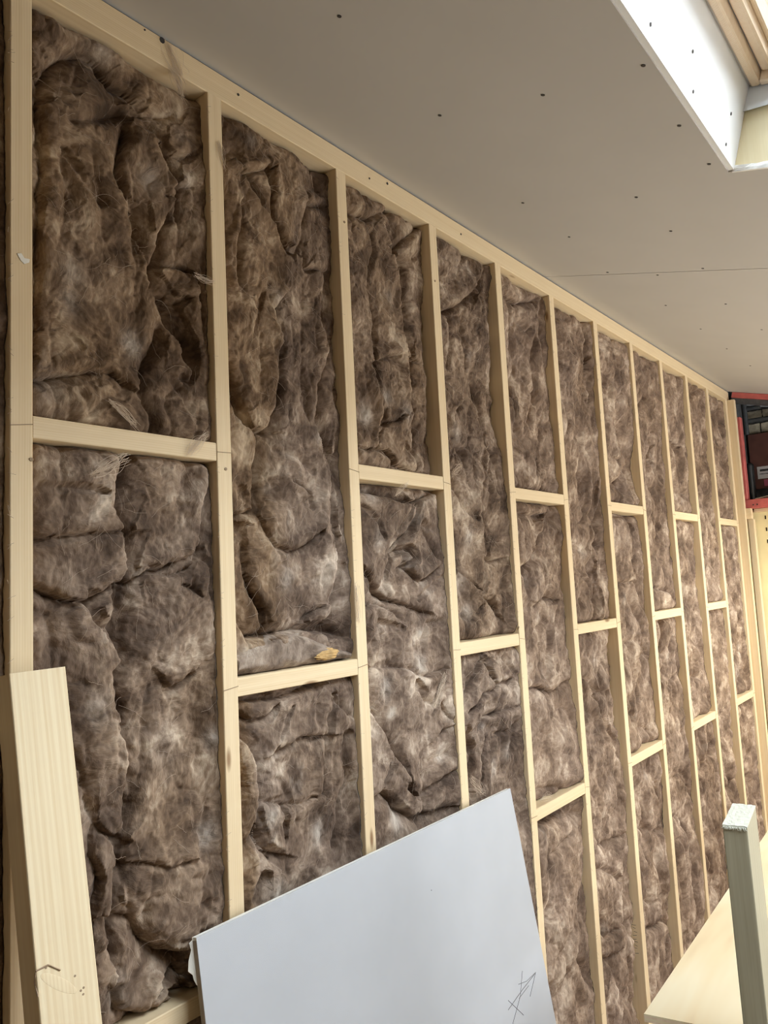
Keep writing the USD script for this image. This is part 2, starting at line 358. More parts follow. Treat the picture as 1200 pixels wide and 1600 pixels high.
# fold lines of each bay as seen on the wool: crop, points, depth, width, the side that stands proud
FOLDS = {
 1: [('A', [(260,450),(265,370),(310,305),(390,250),(480,250),(570,310),(600,370),(640,420),(720,460),(790,520)], 38, 13, 'u'),
     ('A', [(430,605),(540,600),(620,580),(650,580),(760,575),(850,590),(960,590)], 26, 8, ''),
     ('A', [(770,580),(860,690),(905,800),(935,920),(965,1020),(972,1131)], 42, 10, 'l'),
     ('B', [(925,0),(892,110),(880,200),(850,290),(838,330)], 40, 10, 'l'),
     ('A', [(730,660),(690,830),(672,900),(690,1000),(720,1110)], 30, 8, 'r'),
     ('B', [(740,20),(790,150),(820,250),(850,380),(890,480),(950,590),(1005,670),(1025,760)], 48, 12, 'l'),
     ('B', [(905,600),(885,680),(860,740),(800,850),(775,960),(800,1000),(830,1080),(840,1170)], 30, 8, ''),
     ('A', [(380,760),(430,850),(500,980),(560,1060)], 12, 8, ''),
     ('A', [(280,380),(330,450),(400,530)], 10, 6, ''),
     ('B', [(190,900),(270,880),(420,860),(520,840),(620,850),(690,915)], 26, 8, 'u'),
     ('A', [(250,470),(270,640),(290,800),(250,1000),(248,1131)], 20, 9, 'r'),
     ('B', [(250,0),(240,200),(235,450),(220,640),(195,760)], 20, 8, 'r'),
     ('A', [(920,790),(960,820),(1010,825),(1045,805)], 20, 7, 'u'),
     ('A', [(960,990),(1010,985),(1050,985)], 14, 6, 'u'),
     ('A', [(905,1040),(960,1050),(965,1090)], 9, 5, ''),
     ('B', [(880,275),(980,285),(1050,325),(1100,390)], 20, 6, 'd'),
     ('B', [(905,440),(980,480),(1060,450)], 16, 8, ''),
     ('B', [(1020,760),(1060,860),(1040,910),(1000,880)], 14, 6, ''),
     ('B', [(1090,370),(1095,600),(1130,800),(1135,1060),(1105,1180)], 24, 7, 'l'),
     ('B', [(950,900),(1010,1000),(1040,1120)], 15, 7, ''),
     ('B', [(240,625),(330,615),(400,650),(450,730)], 7, 6, ''),
     ('B', [(450,980),(480,1080),(560,1010),(680,960)], 8, 7, ''),
     ('C', [(540,400),(525,470),(510,560),(500,640),(540,760),(552,900),(520,980),(510,1150),(508,1467)], 46, 11, 'l'),
     ('D', [(508,0),(520,200),(545,350),(540,500),(520,640),(490,720),(475,800),(468,900),(470,1000),(480,1200)], 46, 10, 'l'),
     ('C', [(145,770),(330,755),(440,750),(540,745)], 15, 7, 'u'),
     ('C', [(150,960),(220,995),(300,1035),(390,1035),(450,1000),(500,960),(560,960)], 34, 9, 'u'),
     ('C', [(385,1035),(405,1110),(450,1155),(500,1150)], 32, 10, 'l'),
     ('C', [(555,965),(620,910),(700,890),(790,850),(835,830)], 30, 8, 'u'),
     ('C', [(840,840),(810,900),(730,935),(650,905)], 22, 7, 'd'),
     ('C', [(160,560),(350,560),(450,580)], 9, 6, ''),
     ('C', [(560,580),(620,560),(648,620)], 8, 5, ''),
     ('C', [(870,480),(875,560),(845,720),(835,850),(885,900),(880,1000),(905,1100),(900,1467)], 22, 8, 'l'),
     ('C', [(620,400),(700,410),(790,440)], 14, 8, 'd'),
     ('C', [(700,1370),(730,1405),(780,1370),(810,1340)], 16, 7, 'u'),
     ('C', [(720,960),(800,985),(870,1040)], 8, 6, ''),
     ('D', [(320,330),(370,470),(400,620),(440,670),(500,690)], 26, 8, 'u'),
     ('D', [(400,640),(385,760),(420,860),(400,1000),(385,1130)], 24, 9, 'r'),
     ('D', [(480,810),(580,795),(700,810),(780,790)], 10, 6, 'u'),
     ('D', [(480,1020),(560,1020),(620,1110),(700,1170),(790,1180)], 44, 14, 'u'),
     ('D', [(800,860),(860,870),(900,830),(900,760)], 9, 6, ''),
     ('D', [(700,1300),(740,1240),(795,1280),(730,1350),(780,1380)], 46, 13, 'l'),
     ('D', [(495,1340),(520,1430),(620,1445),(740,1390)], 24, 7, 'u'),
     ('D', [(850,960),(880,1000),(860,1080)], 10, 6, '')],
 2: [('E', [(200,440),(270,560),(330,700),(390,780)], 22, 7, 'l'),
     ('E', [(385,480),(410,600),(400,700),(420,780),(470,880),(510,960)], 24, 7, 'r'),
     ('E', [(510,960),(560,970),(590,900),(590,820),(625,690),(600,640)], 22, 7, ''),
     ('E', [(620,690),(700,695)], 28, 9, 'u'),
     ('E', [(690,520),(688,560),(692,590)], 38, 9, ''),
     ('E', [(650,520),(650,600),(690,640),(735,590)], 12, 6, ''),
     ('E', [(650,500),(690,465),(740,480)], 16, 6, ''),
     ('E', [(400,480),(330,495),(220,510)], 15, 7, 'u'),
     ('E', [(120,360),(150,400),(190,370)], 25, 9, ''),
     ('E', [(225,700),(210,850),(200,1000),(220,1160),(265,1215)], 24, 8, 'l'),
     ('E', [(590,960),(612,1060),(700,1080)], 16, 7, 'u'),
     ('E', [(720,1100),(715,1250),(705,1350),(735,1480),(725,1600)], 40, 11, 'l'),
     ('E', [(470,1480),(440,1300),(490,1220)], 18, 8, 'l'),
     ('E', [(320,1440),(340,1300),(370,1200)], 10, 6, ''),
     ('F', [(58,80),(110,180),(150,290),(195,360),(250,372)], 34, 8, 'u'),
     ('F', [(250,372),(288,270),(300,130),(300,0)], 34, 9, 'l'),
     ('F', [(212,385),(215,480),(198,600),(192,730),(140,742)], 32, 9, 'l'),
     ('F', [(135,740),(170,700),(150,640)], 18, 8, ''),
     ('F', [(80,700),(130,780),(125,850),(90,870)], 24, 9, 'u'),
     ('F', [(500,60),(462,180),(460,330),(500,430),(528,560),(520,700),(525,830),(552,930),(545,1050),(510,1280)], 42, 10, 'l'),
     ('F', [(555,130),(545,200),(560,260)], 26, 9, ''),
     ('F', [(545,480),(550,600),(560,780),(575,930)], 20, 8, 'l'),
     ('F', [(240,800),(290,890),(350,910),(420,890),(470,830)], 18, 9, 'u'),
     ('F', [(340,600),(400,630),(432,665),(440,720)], 13, 6, 'd'),
     ('F', [(280,460),(370,490),(450,560)], 9, 7, ''),
     ('F', [(160,900),(158,1000),(165,1070),(230,1180),(238,1270)], 28, 8, 'r'),
     ('F', [(100,1200),(150,1300),(250,1295),(345,1282),(400,1272),(500,1270),(590,1300)], 44, 11, 'd'),
     ('F', [(345,1285),(345,1240)], 22, 7, ''),
     ('F', [(400,1265),(440,1205),(500,1170)], 18, 6, 'd'),
     ('F', [(300,1040),(380,1080),(470,1040)], 7, 8, ''),
     ('G', [(110,470),(200,470),(290,465),(420,420),(530,385)], 30, 8, 'd'),
     ('G', [(150,535),(180,562),(250,545),(290,500)], 26, 8, 'u'),
     ('G', [(600,460),(575,560),(572,650),(565,800),(560,940)], 34, 9, 'l'),
     ('G', [(590,450),(640,500),(700,560)], 26, 9, 'd'),
     ('G', [(670,640),(660,760),(680,880),(660,1000),(640,1220)], 26, 8, ''),
     ('G', [(690,880),(680,1000),(720,1150)], 22, 8, ''),
     ('G', [(300,722),(400,668),(440,650),(560,640)], 16, 7, 'u'),
     ('G', [(130,640),(185,720),(205,830),(208,960),(205,1080),(240,1200),(285,1262)], 36, 9, 'l'),
     ('G', [(122,720),(150,900),(135,1050)], 30, 10, 'r'),
     ('G', [(215,970),(350,1000),(430,992),(540,950)], 12, 7, 'd'),
     ('G', [(212,1130),(250,1225),(320,1235)], 34, 12, 'u'),
     ('G', [(340,1010),(352,1170)], 13, 6, ''),
     ('G', [(205,1480),(242,1340)], 22, 9, ''),
     ('G', [(300,720),(350,560),(380,490)], 9, 6, ''),
     ('G', [(220,860),(330,870),(360,940),(300,960)], 8, 6, '')],
 3: [('H', [(200,380),(212,460),(192,600),(200,680),(222,780),(215,900),(222,1100)], 17, 6, ''),
     ('H', [(300,470),(350,540),(370,650),(370,800),(382,950),(386,1170),(410,1350),(416,1530)], 44, 10, 'l'),
     ('H', [(310,465),(365,405),(440,345)], 22, 7, 'd'),
     ('H', [(268,340),(298,400),(308,460)], 22, 8, 'l'),
     ('H', [(80,270),(180,302),(260,262),(330,250)], 24, 9, 'u'),
     ('H', [(400,500),(440,480)], 14, 6, ''),
     ('H', [(232,1310),(290,1290),(340,1268)], 15, 6, 'd'),
     ('H', [(225,1130),(240,1250),(205,1420)], 16, 7, 'l'),
     ('H', [(240,980),(325,958)], 14, 6, 'u'),
     ('H', [(390,980),(440,995)], 14, 7, 'u'),
     ('H', [(130,1410),(250,1425),(300,1490),(410,1535)], 16, 7, 'u'),
     ('H', [(340,1350),(400,1450)], 15, 8, ''),
     ('I', [(75,130),(200,150),(300,190),(380,150)], 30, 10, 'd'),
     ('I', [(210,480),(228,400),(300,300),(332,190)], 26, 7, 'r'),
     ('I', [(185,400),(220,330),(275,260),(295,190)], 20, 7, 'l'),
     ('I', [(80,190),(150,260),(180,330)], 14, 6, ''),
     ('I', [(250,470),(275,440),(340,515),(420,450)], 24, 8, 'u'),
     ('I', [(240,400),(290,370),(320,420),(280,460)], 22, 7, ''),
     ('I', [(345,270),(375,330),(400,400),(425,440)], 22, 8, ''),
     ('I', [(345,270),(400,300),(420,280)], 16, 6, ''),
     ('I', [(88,470),(150,540),(210,600),(290,620),(360,650)], 26, 9, 'u'),
     ('I', [(95,640),(170,620),(230,660),(255,690)], 22, 8, 'd'),
     ('I', [(330,600),(380,540),(425,500)], 16, 6, ''),
     ('I', [(360,830),(372,700),(430,690)], 16, 6, ''),
     ('I', [(120,900),(200,890),(280,900),(350,940),(470,890)], 18, 7, 'd'),
     ('I', [(140,800),(170,700),(260,720)], 16, 8, ''),
     ('I', [(400,1050),(425,960),(440,890)], 16, 6, 'r'),
     ('I', [(320,960),(360,1030),(400,1050)], 22, 8, ''),
     ('I', [(130,1080),(200,1190),(280,1330),(300,1420)], 22, 8, 'l'),
     ('I', [(430,1050),(475,1130),(400,1200)], 24, 9, 'u'),
     ('I', [(220,1200),(240,1290),(190,1400)], 20, 8, ''),
     ('I', [(290,1400),(340,1450),(480,1330)], 26, 9, 'u'),
     ('I', [(140,1480),(200,1430),(260,1500),(330,1550),(480,1490)], 46, 16, 'u'),
     ('I', [(380,1300),(450,1270),(490,1210)], 18, 8, '')],
 4: [('J', [(72,352),(110,340),(160,295),(205,225)], 42, 10, 'u'),
     ('J', [(205,200),(190,300),(195,400),(215,470)], 40, 10, 'l'),
     ('J', [(130,360),(140,460),(150,560)], 18, 7, ''),
     ('J', [(88,370),(95,450),(85,560)], 18, 6, ''),
     ('J', [(80,600),(130,640),(160,680),(120,720)], 14, 6, ''),
     ('J', [(80,720),(105,820),(140,880)], 17, 7, ''),
     ('J', [(180,620),(210,720),(230,860)], 16, 7, ''),
     ('J', [(235,860),(225,950),(250,1020)], 28, 8, 'l'),
     ('J', [(190,1030),(222,1150),(222,1250),(215,1385)], 40, 10, 'l'),
     ('J', [(222,1252),(250,1262),(285,1252)], 26, 8, 'u'),
     ('J', [(215,1388),(255,1405),(275,1450)], 32, 9, 'u'),
     ('J', [(90,960),(140,1080),(190,1110)], 12, 7, ''),
     ('J', [(105,1280),(160,1330),(215,1388)], 12, 7, 'd'),
     ('J', [(110,1450),(170,1480),(215,1420)], 10, 6, ''),
     ('J', [(60,160),(110,200),(150,140)], 10, 7, ''),
     ('I', [(530,1000),(575,870),(600,860),(650,850)], 24, 8, 'r'),
     ('I', [(540,1095),(600,1012),(660,980)], 20, 7, 'd'),
     ('I', [(575,1170),(620,1110),(700,1080),(770,1050)], 22, 7, 'd'),
     ('I', [(600,860),(645,960),(720,945),(760,900)], 24, 8, 'u'),
     ('I', [(690,850),(720,900),(750,960)], 18, 7, ''),
     ('I', [(545,1180),(565,1240),(560,1410)], 34, 12, 'r'),
     ('I', [(620,1200),(600,1300),(592,1430)], 18, 8, 'r'),
     ('I', [(640,1190),(740,1150),(760,1100)], 12, 6, '')],
 5: [('L', [(985,670),(1010,700),(1080,690)], 22, 9, 'u'),
     ('L', [(990,700),(1000,800),(1015,900),(1000,1010)], 18, 7, ''),
     ('L', [(1020,770),(1045,800),(1062,780)], 16, 6, ''),
     ('L', [(1080,800),(1060,900),(1075,1000),(1060,1110)], 20, 7, ''),
     ('L', [(1020,1130),(1060,1200),(1100,1290)], 24, 9, ''),
     ('K', [(70,75),(150,95),(270,85)], 26, 9, 'd'),
     ('K', [(78,150),(160,185),(240,175),(200,240)], 24, 8, 'u'),
     ('K', [(92,432),(130,420),(175,360),(200,240)], 34, 9, 'l'),
     ('K', [(250,180),(280,250),(270,340)], 20, 8, ''),
     ('K', [(180,590),(220,545),(270,560)], 18, 7, 'u'),
     ('K', [(110,600),(180,590)], 12, 7, ''),
     ('K', [(272,620),(268,750),(275,870)], 14, 6, 'l'),
     ('K', [(140,960),(200,950),(270,975),(335,920)], 20, 7, 'u'),
     ('K', [(150,790),(190,700),(230,660)], 10, 7, ''),
     ('K', [(165,1170),(155,1270)], 26, 8, ''),
     ('K', [(170,1410),(215,1410),(300,1400)], 20, 8, ''),
     ('O', [(85,430),(180,400),(280,330)], 26, 8, 'd'),
     ('O', [(280,330),(300,370),(350,340)], 34, 11, ''),
     ('O', [(170,600),(240,560),(300,470)], 16, 7, ''),
     ('O', [(150,620),(165,800),(145,1030)], 16, 7, ''),
     ('O', [(350,1050),(330,1200),(420,1400)], 20, 9, 'l'),
     ('O', [(215,1230),(260,1140),(300,1040)], 12, 6, ''),
     ('O', [(155,1380),(200,1440),(190,1560)], 20, 8, '')],
 6: [('L', [(1130,740),(1180,760),(1200,860)], 14, 7, ''),
     ('K', [(425,0),(420,90),(435,200),(440,280),(415,420),(428,520),(425,645)], 44, 11, 'l'),
     ('K', [(470,60),(455,260),(462,450),(472,560),(470,640)], 34, 9, 'l'),
     ('M', [(30,60),(70,200),(60,330),(95,470),(90,700)], 30, 9, 'l'),
     ('M', [(60,340),(110,360)], 18, 7, 'u'),
     ('K', [(340,400),(400,470),(415,560)], 10, 7, ''),
     ('K', [(365,880),(395,905),(445,985),(480,1100),(545,1260)], 32, 8, 'l'),
     ('K', [(500,780),(500,880),(525,1010),(535,1120)], 30, 9, 'l'),
     ('K', [(440,985),(490,970)], 20, 7, 'u'),
     ('O', [(440,560),(520,530),(600,470)], 20, 7, 'u'),
     ('O', [(450,690),(520,690),(605,750)], 20, 6, ''),
     ('O', [(600,560),(602,740)], 18, 6, 'l'),
     ('O', [(470,1060),(520,1110),(570,1060)], 14, 6, 'd'),
     ('O', [(470,1215),(530,1215),(580,1160)], 18, 6, 'u'),
     ('O', [(610,780),(605,1000),(640,1100),(620,1250),(690,1560)], 30, 9, 'l')],
 7: [('M', [(130,330),(200,400),(260,560)], 12, 7, ''),
     ('M', [(240,900),(320,960),(350,1080)], 24, 9, 'u'),
     ('M', [(200,1060),(280,1030),(330,960)], 20, 8, ''),
     ('K', [(590,215),(612,300),(612,400),(640,560),(680,700)], 36, 9, 'l'),
     ('K', [(500,195),(570,190),(610,215)], 20, 8, 'd'),
     ('K', [(530,488),(575,485),(612,478)], 20, 6, 'u'),
     ('K', [(560,780),(630,740),(690,840)], 14, 7, ''),
     ('K', [(590,1060),(650,1120),(700,1150)], 14, 7, ''),
     ('O', [(720,430),(800,470),(840,450)], 18, 7, ''),
     ('O', [(790,200),(830,330),(850,480),(870,700)], 30, 9, 'l'),
     ('O', [(740,860),(790,900),(850,830)], 14, 6, ''),
     ('O', [(760,1060),(860,1000),(930,1110)], 22, 8, 'd')],
 8: [('M', [(380,380),(440,520),(400,600)], 22, 9, ''),
     ('M', [(470,840),(440,900),(520,1040)], 18, 8, 'd'),
     ('M', [(550,1040),(530,1160),(545,1400)], 34, 9, 'l'),
     ('M', [(420,1000),(490,1120),(520,1300)], 16, 7, ''),
     ('N', [(480,140),(560,170),(625,250)], 24, 8, 'd'),
     ('N', [(520,370),(515,560),(520,700)], 34, 8, 'r'),
     ('N', [(640,1000),(660,1130),(640,1250),(700,1400)], 36, 10, 'l'),
     ('N', [(570,760),(640,640)], 14, 7, '')],
 9: [('M', [(560,640),(600,780),(600,900),(620,1040),(680,1130)], 40, 12, 'l'),
     ('M', [(600,800),(650,830)], 20, 8, 'd'),
     ('M', [(600,1270),(660,1340),(720,1450)], 18, 8, ''),
     ('N', [(700,300),(712,450),(690,590)], 30, 8, 'l'),
     ('N', [(690,660),(780,690),(760,560)], 22, 8, ''),
     ('N', [(730,1000),(740,1240)], 20, 7, ''),
     ('N', [(760,1240),(820,1130),(830,1000)], 24, 8, '')],
 10: [('M', [(680,520),(760,480)], 14, 7, ''), ('M', [(700,600),(730,900),(720,1200)], 14, 7, ''),
      ('N', [(820,440),(860,560),(850,700)], 12, 6, ''), ('N', [(880,1260),(930,1350),(965,1230)], 34, 9, 'u')],
 11: [('M', [(830,600),(890,700),(880,860),(930,1050)], 26, 9, 'l'), ('N', [(960,300),(990,350)], 20, 8, ''),
      ('N', [(1000,1040),(1040,1130),(1020,1230),(1080,1330)], 26, 9, ''), ('N', [(990,1250),(1060,1300),(1040,1420)], 20, 8, '')],
 0: [],
}
# how far the wool lies behind the stud on the right of each bay: (image row, millimetres)
RECESS = {0: [(0, 26), (500, 10), (600, 22), (1600, 18)], 1: [(100, 22), (450, 13), (700, 20), (850, 24), (1100, 12), (1600, 22)],
          2: [(200, 26), (450, 32), (760, 30), (900, 10), (1100, 20), (1250, 8), (1600, 8)],
          3: [(300, 24), (450, 34), (560, 48), (720, 46), (800, 28), (950, 10), (1300, 4)],
          4: [(420, 10), (470, 34), (560, 46), (640, 50), (700, 34), (760, 12), (960, 8), (1150, 10), (1300, 6)],
          5: [(460, 16), (600, 34), (740, 28), (830, 14), (915, 44), (950, 32), (1060, 22), (1180, 10), (1260, 10), (1320, 32), (1480, 30), (1600, 22)],
          6: [(500, 10), (620, 20), (900, 22), (970, 30), (1005, 56), (1060, 54), (1130, 38), (1250, 22), (1320, 28), (1400, 44), (1430, 26), (1500, 66), (1600, 60)],
          7: [(530, 12), (680, 14), (740, 34), (800, 24), (940, 26), (1040, 30), (1120, 20), (1300, 16), (1420, 40), (1500, 36)],
          8: [(560, 12), (740, 24), (900, 26), (1070, 33), (1200, 30), (1400, 24)], 9: [(580, 12), (660, 24), (780, 26), (880, 36), (1010, 36), (1070, 20), (1200, 12)],
          10: [(600, 14), (740, 28), (880, 20), (1050, 24), (1120, 36), (1250, 46)], 11: [(620, 12), (700, 20), (1000, 14), (1300, 12)]}
# bleached patches and the wool's own tone (0 brown, 1 grey) by bay: (crop, point, radius in mm, strength)
PALE = {1: [('B', (740, 710), 26, .9), ('B', (400, 480), 26, .55), ('B', (270, 960), 40, .5), ('A', (830, 950), 26, .5), ('A', (990, 720), 22, .5), ('B', (400, 320), 30, .45), ('A', (560, 240), 30, .5), ('A', (1010, 960), 18, .55), ('C', (150, 200), 20, .4),
            ('D', (880, 680), 22, .7), ('D', (900, 280), 20, .8), ('D', (500, 1340), 25, .5), ('D', (400, 150), 30, .4), ('D', (700, 320), 40, .35)],
        2: [('F', (330, 1040), 24, .7), ('F', (120, 1400), 22, .7), ('F', (470, 400), 20, .5), ('G', (410, 860), 22, 1.0), ('G', (545, 1130), 26, 1.0), ('G', (300, 1420), 30, .8), ('G', (270, 1050), 22, .7), ('E', (280, 330), 16, .5), ('E', (450, 1250), 26, .5), ('F', (250, 640), 14, .5)],
        3: [('H', (160, 1250), 30, .9), ('H', (265, 1170), 22, .6), ('H', (350, 1250), 30, .5), ('H', (300, 680), 24, .4), ('I', (290, 430), 22, .9), ('I', (320, 250), 20, .7), ('I', (180, 980), 26, .95), ('I', (210, 1090), 15, .8), ('I', (340, 870), 26, .9), ('I', (150, 330), 26, .5), ('I', (250, 1550), 30, .9), ('I', (350, 740), 14, .7), ('I', (120, 130), 26, .7), ('I', (430, 1270), 20, .5)],
        4: [('J', (120, 800), 26, .5), ('J', (160, 1180), 30, .7), ('J', (130, 1350), 34, .6), ('J', (160, 1450), 30, .5), ('J', (160, 520), 20, .4), ('J', (150, 210), 26, .5), ('I', (650, 1330), 30, .7), ('I', (600, 1150), 20, .5), ('I', (720, 1250), 26, .5)],
        5: [('L', (1000, 830), 22, .4), ('K', (200, 640), 26, .4), ('K', (140, 480), 20, .4), ('O', (240, 330), 20, .8), ('O', (100, 470), 16, .6), ('K', (230, 900), 26, .4), ('O', (190, 1480), 26, .6)],
        6: [('K', (440, 830), 26, .6), ('M', (60, 1450), 30, .5), ('O', (500, 1050), 26, .5)], 7: [('M', (250, 830), 30, .6), ('K', (580, 560), 30, .4), ('K', (630, 1080), 20, .6), ('O', (740, 130), 20, .6), ('M', (160, 1000), 30, .4)],
        8: [('M', (480, 930), 26, .6), ('N', (570, 560), 24, .5)], 9: [('N', (780, 1100), 20, .4)], 10: [], 11: [('N', (990, 520), 50, .8), ('N', (980, 650), 40, .6), ('N', (1030, 1120), 20, .5)], 0: []}
TONE = {(0, 0): .3, (0, 1): .5, (1, 0): .12, (1, 1): .5, (1, 2): .6, (2, 0): .42, (2, 1): .72, (3, 0): .35, (3, 1): .82, (3, 2): .7, (4, 0): .55, (4, 1): .9}


def image_row(P):
    q = RW @ (np.asarray(P, float) - CAM)
    return 800 + FPX * q[1] / q[2]


def seg_dist(X, Z, pts):
    """Distance to a polyline and the signed side of its nearest segment (as seen in the picture: normal of the segment, x right, z up)."""
    best = np.full(X.shape, 9.0); nx = np.zeros(X.shape); nz = np.zeros(X.shape)
    for (x0, z0), (x1, z1) in zip(pts[:-1], pts[1:]):
        dx, dz = x1 - x0, z1 - z0
        L2 = dx * dx + dz * dz + 1e-12
        t = np.clip(((X - x0) * dx + (Z - z0) * dz) / L2, 0, 1)
        ax, az = X - x0 - t * dx, Z - z0 - t * dz
        d = np.hypot(ax, az)
        L = math.sqrt(L2); s = (ax * (-dz) + az * dx) / L      # signed distance along the normal (-dz, dx)
        w = d < best
        best = np.where(w, d, best)
        nx = np.where(w, np.sign(s) * -dz / L, nx); nz = np.where(w, np.sign(s) * dx / L, nz)
    return best, nx, nz


N_, F_ = meshkit.noise, meshkit.fbm
fold_world = {}
for k, fl in FOLDS.items():
    fold_world[k] = []
    for crop, pts, depth, width, side in fl:
        ox, oy, s = CROP[crop]
        W = unproj([(ox + a * s, oy + b * s) for a, b in pts], 0.012)
        e_ = 1.5 if k > 4 else 1.0                      # distant folds were read smaller than they are
        fold_world[k].append((W[:, [0, 2]], depth / 1000 * e_, width / 1000 * e_, side))
DIRS = {'u': (0, 1), 'd': (0, -1), 'l': (-1, 0), 'r': (1, 0)}


def make_batt(k, ci, zb, zt, label):
    xl, xr = edges[k] + SW / 2 + 0.0006, edges[k + 1] - SW / 2 - 0.0006
    near = min(max((0.5 * (xl + xr) + 0.6), 0.5), 5.0)
    st = 0.0024 if k in (1, 2) else 0.0026 if k in (3, 4) else 0.0032 if k in (5, 6) else 0.0042
    if (k, ci) in ((1, 2), (3, 2), (0, 1)):
        st = 0.006
    nx_, nz_ = int((xr - xl) / st) + 1, int((zt - zb) / st) + 1
    X, Z = np.meshgrid(np.linspace(xl, xr, nx_), np.linspace(zb, zt, nz_), indexing='ij')
    P = np.stack([X, np.full_like(X, 3.7 * k + 1.3 * ci), Z], -1)
    sd = 100 * k + 17 * ci
    wx = 0.007 * (F_(P * (26, 1, 26), 3, sd + 1) - .5) * 2; wz = 0.007 * (F_(P * (26, 1, 26), 3, sd + 2) - .5) * 2
    wx = wx + .0022 * (F_(P * (95, 1, 95), 2, sd + 4) - .5) * 2; wz = wz + .0022 * (F_(P * (95, 1, 95), 2, sd + 5) - .5) * 2
    Xw, Zw = X + wx, Z + wz
    vary = np.clip(.35 + 1.25 * F_(P * (16, 1, 16), 2, sd + 6), .4, 1.4)
    # mean surface, then the big lumps
    y = 0.024 - 0.046 * (F_(P * (6, 1, 3.6), 2, sd + 3) - .5)
    far = np.clip((k - 3) / 4, 0, 1)
    # procedural pillows: rounded lumps between the zero crossings of warped noise, stretched along the height
    Q = np.stack([Xw, P[..., 1], Zw], -1)
    for sc, zs, dep, off in ((8, 2.6, 0.020 + .024 * far, 11), (16, 7.0, 0.011 + .009 * far, 12), (33, 20.0, 0.0055, 13)):
        c = np.abs(F_(Q * (sc, 1, zs), 2, sd + off) - .5) * 2
        msk = np.clip(2.0 * N_(P * (5, 1, 4), sd + off + 40) - .3, 0.1, 1)
        y = y - dep * (np.minimum(1, c / .42) ** .6 - .62) * msk
    # the folds seen in the photograph
    tot = np.zeros_like(y)
    for W, dep, wd, side in fold_world[k]:
        if W[:, 1].max() < zb - .02 or W[:, 1].min() > zt + .02:
            continue
        m_ = 0.09
        i0, i1 = np.searchsorted(X[:, 0], (W[:, 0].min() - m_, W[:, 0].max() + m_))
        j0, j1 = np.searchsorted(Z[0], (W[:, 1].min() - m_, W[:, 1].max() + m_))
        if i1 <= i0 or j1 <= j0:
            continue
        sl = (slice(i0, i1), slice(j0, j1))
        d, ax, az = seg_dist(Xw[sl], Zw[sl], W)
        pit = dep * (.62 * np.exp(-d / wd) + .38 * np.exp(-(d / (3.2 * wd)) ** 2))
        if side:
            dv = DIRS[side]; up = np.clip((ax * dv[0] + az * dv[1]) * 1.6, -1, 1)
            h = np.clip(up, 0, 1)
            pit = pit * (1 - h) + h * (dep * 0.85 * np.exp(-d / (0.62 * wd)) - 0.011 * np.exp(-d / 0.035))
        # a soft roll beside every fold
        pit = pit - 0.004 * np.exp(-((d - 2.2 * wd) / (1.5 * wd)) ** 2)
        a = tot[sl]; tot[sl] = np.where(np.abs(pit) > np.abs(a), 0.75 * pit + 0.25 * a, a + 0.25 * pit)
    y = y + 1.25 * tot * vary
    # edges of the batt
    dl, dr, dt, db = X - xl, xr - X, zt - Z, Z - zb
    rr = np.interp([image_row((xr, 0, z)) for z in Z[0]], *np.array(RECESS[k], float).T) / 1000 * (1 + .7 * (F_(np.stack([np.zeros(nz_), np.full(nz_, k * 1.0), Z[0] * 11], -1), 4, sd + 70) - .5))
    ee = 0.5 + 1.0 * F_(P * (20, 1, 20), 2, sd + 60)
    soft = np.clip(1 - dr / (0.055 * ee), 0, 1)
    y = y * (1 - soft ** 2) + soft ** 2 * np.maximum(rr[None, :] + 0.25 * (y - .024), -0.002)
    y = y + 0.022 * np.exp(-dl / (0.010 * ee)) + (0.022 if k % 2 else 0.018) * np.exp(-dt / (0.009 * ee)) + 0.012 * np.exp(-db / (0.008 * ee))
    y = y - 0.012 * np.exp(-((db - .03) / .03) ** 2) * N_(P * (9, 1, 0), sd + 80)
    # wool's own roughness
    fine = 0.0075 * (F_(Q * (52, 1, 34), 3, sd + 20) - .5) + 0.0030 * (F_(Q * (170, 1, 110), 2, sd + 21) - .5)
    y = y + fine * 1.4
    lo = -0.007
    y = np.where(y < lo + .01, lo + .01 * np.exp((y - lo - .01) / .01), y)
    hi = 0.086
    y = np.where(y > hi - .02, hi - .02 * np.exp(-(y - hi + .02) / .02), y)
    # the skin: front grid only near the camera's side, closed round the edge to the back so that it has body
    V = np.stack([X + 0.3 * wx * np.clip(np.minimum(dl, dr) / .03, 0, 1), y, Z + 0.3 * wz * np.clip(np.minimum(dt, db) / .03, 0, 1)], -1).reshape(-1, 3)
    idx = np.arange(nx_ * nz_).reshape(nx_, nz_)
    a, b, c, d = idx[:-1, :-1], idx[1:, :-1], idx[1:, 1:], idx[:-1, 1:]
    Fc = np.concatenate([np.stack([a, b, c], -1).reshape(-1, 3), np.stack([a, c, d], -1).reshape(-1, 3)])
    ring = np.concatenate([idx[:, 0], idx[-1, 1:], idx[-2::-1, -1], idx[0, -2:0:-1]])
    back = V[ring].copy(); back[:, 1] = 0.0895
    n0 = len(V); nr = len(ring); bi = n0 + np.arange(nr)
    nxt = np.roll(np.arange(nr), -1)
    side_f = np.concatenate([np.stack([ring, bi, bi[nxt]], -1), np.stack([ring, bi[nxt], ring[nxt]], -1)])
    cen = np.array([[0.5 * (xl + xr), 0.0895, 0.5 * (zb + zt)]])
    capf = np.stack([bi, np.full(nr, n0 + nr), bi[nxt]], -1)
    Vall = np.vstack([V, back, cen]); Fall = np.vstack([Fc, side_f, capf])
    tone = np.full_like(X, TONE.get((k, ci), 0.70) * .85) + 0.5 * (N_(P * (8, 1, 5), sd + 30) - .5)
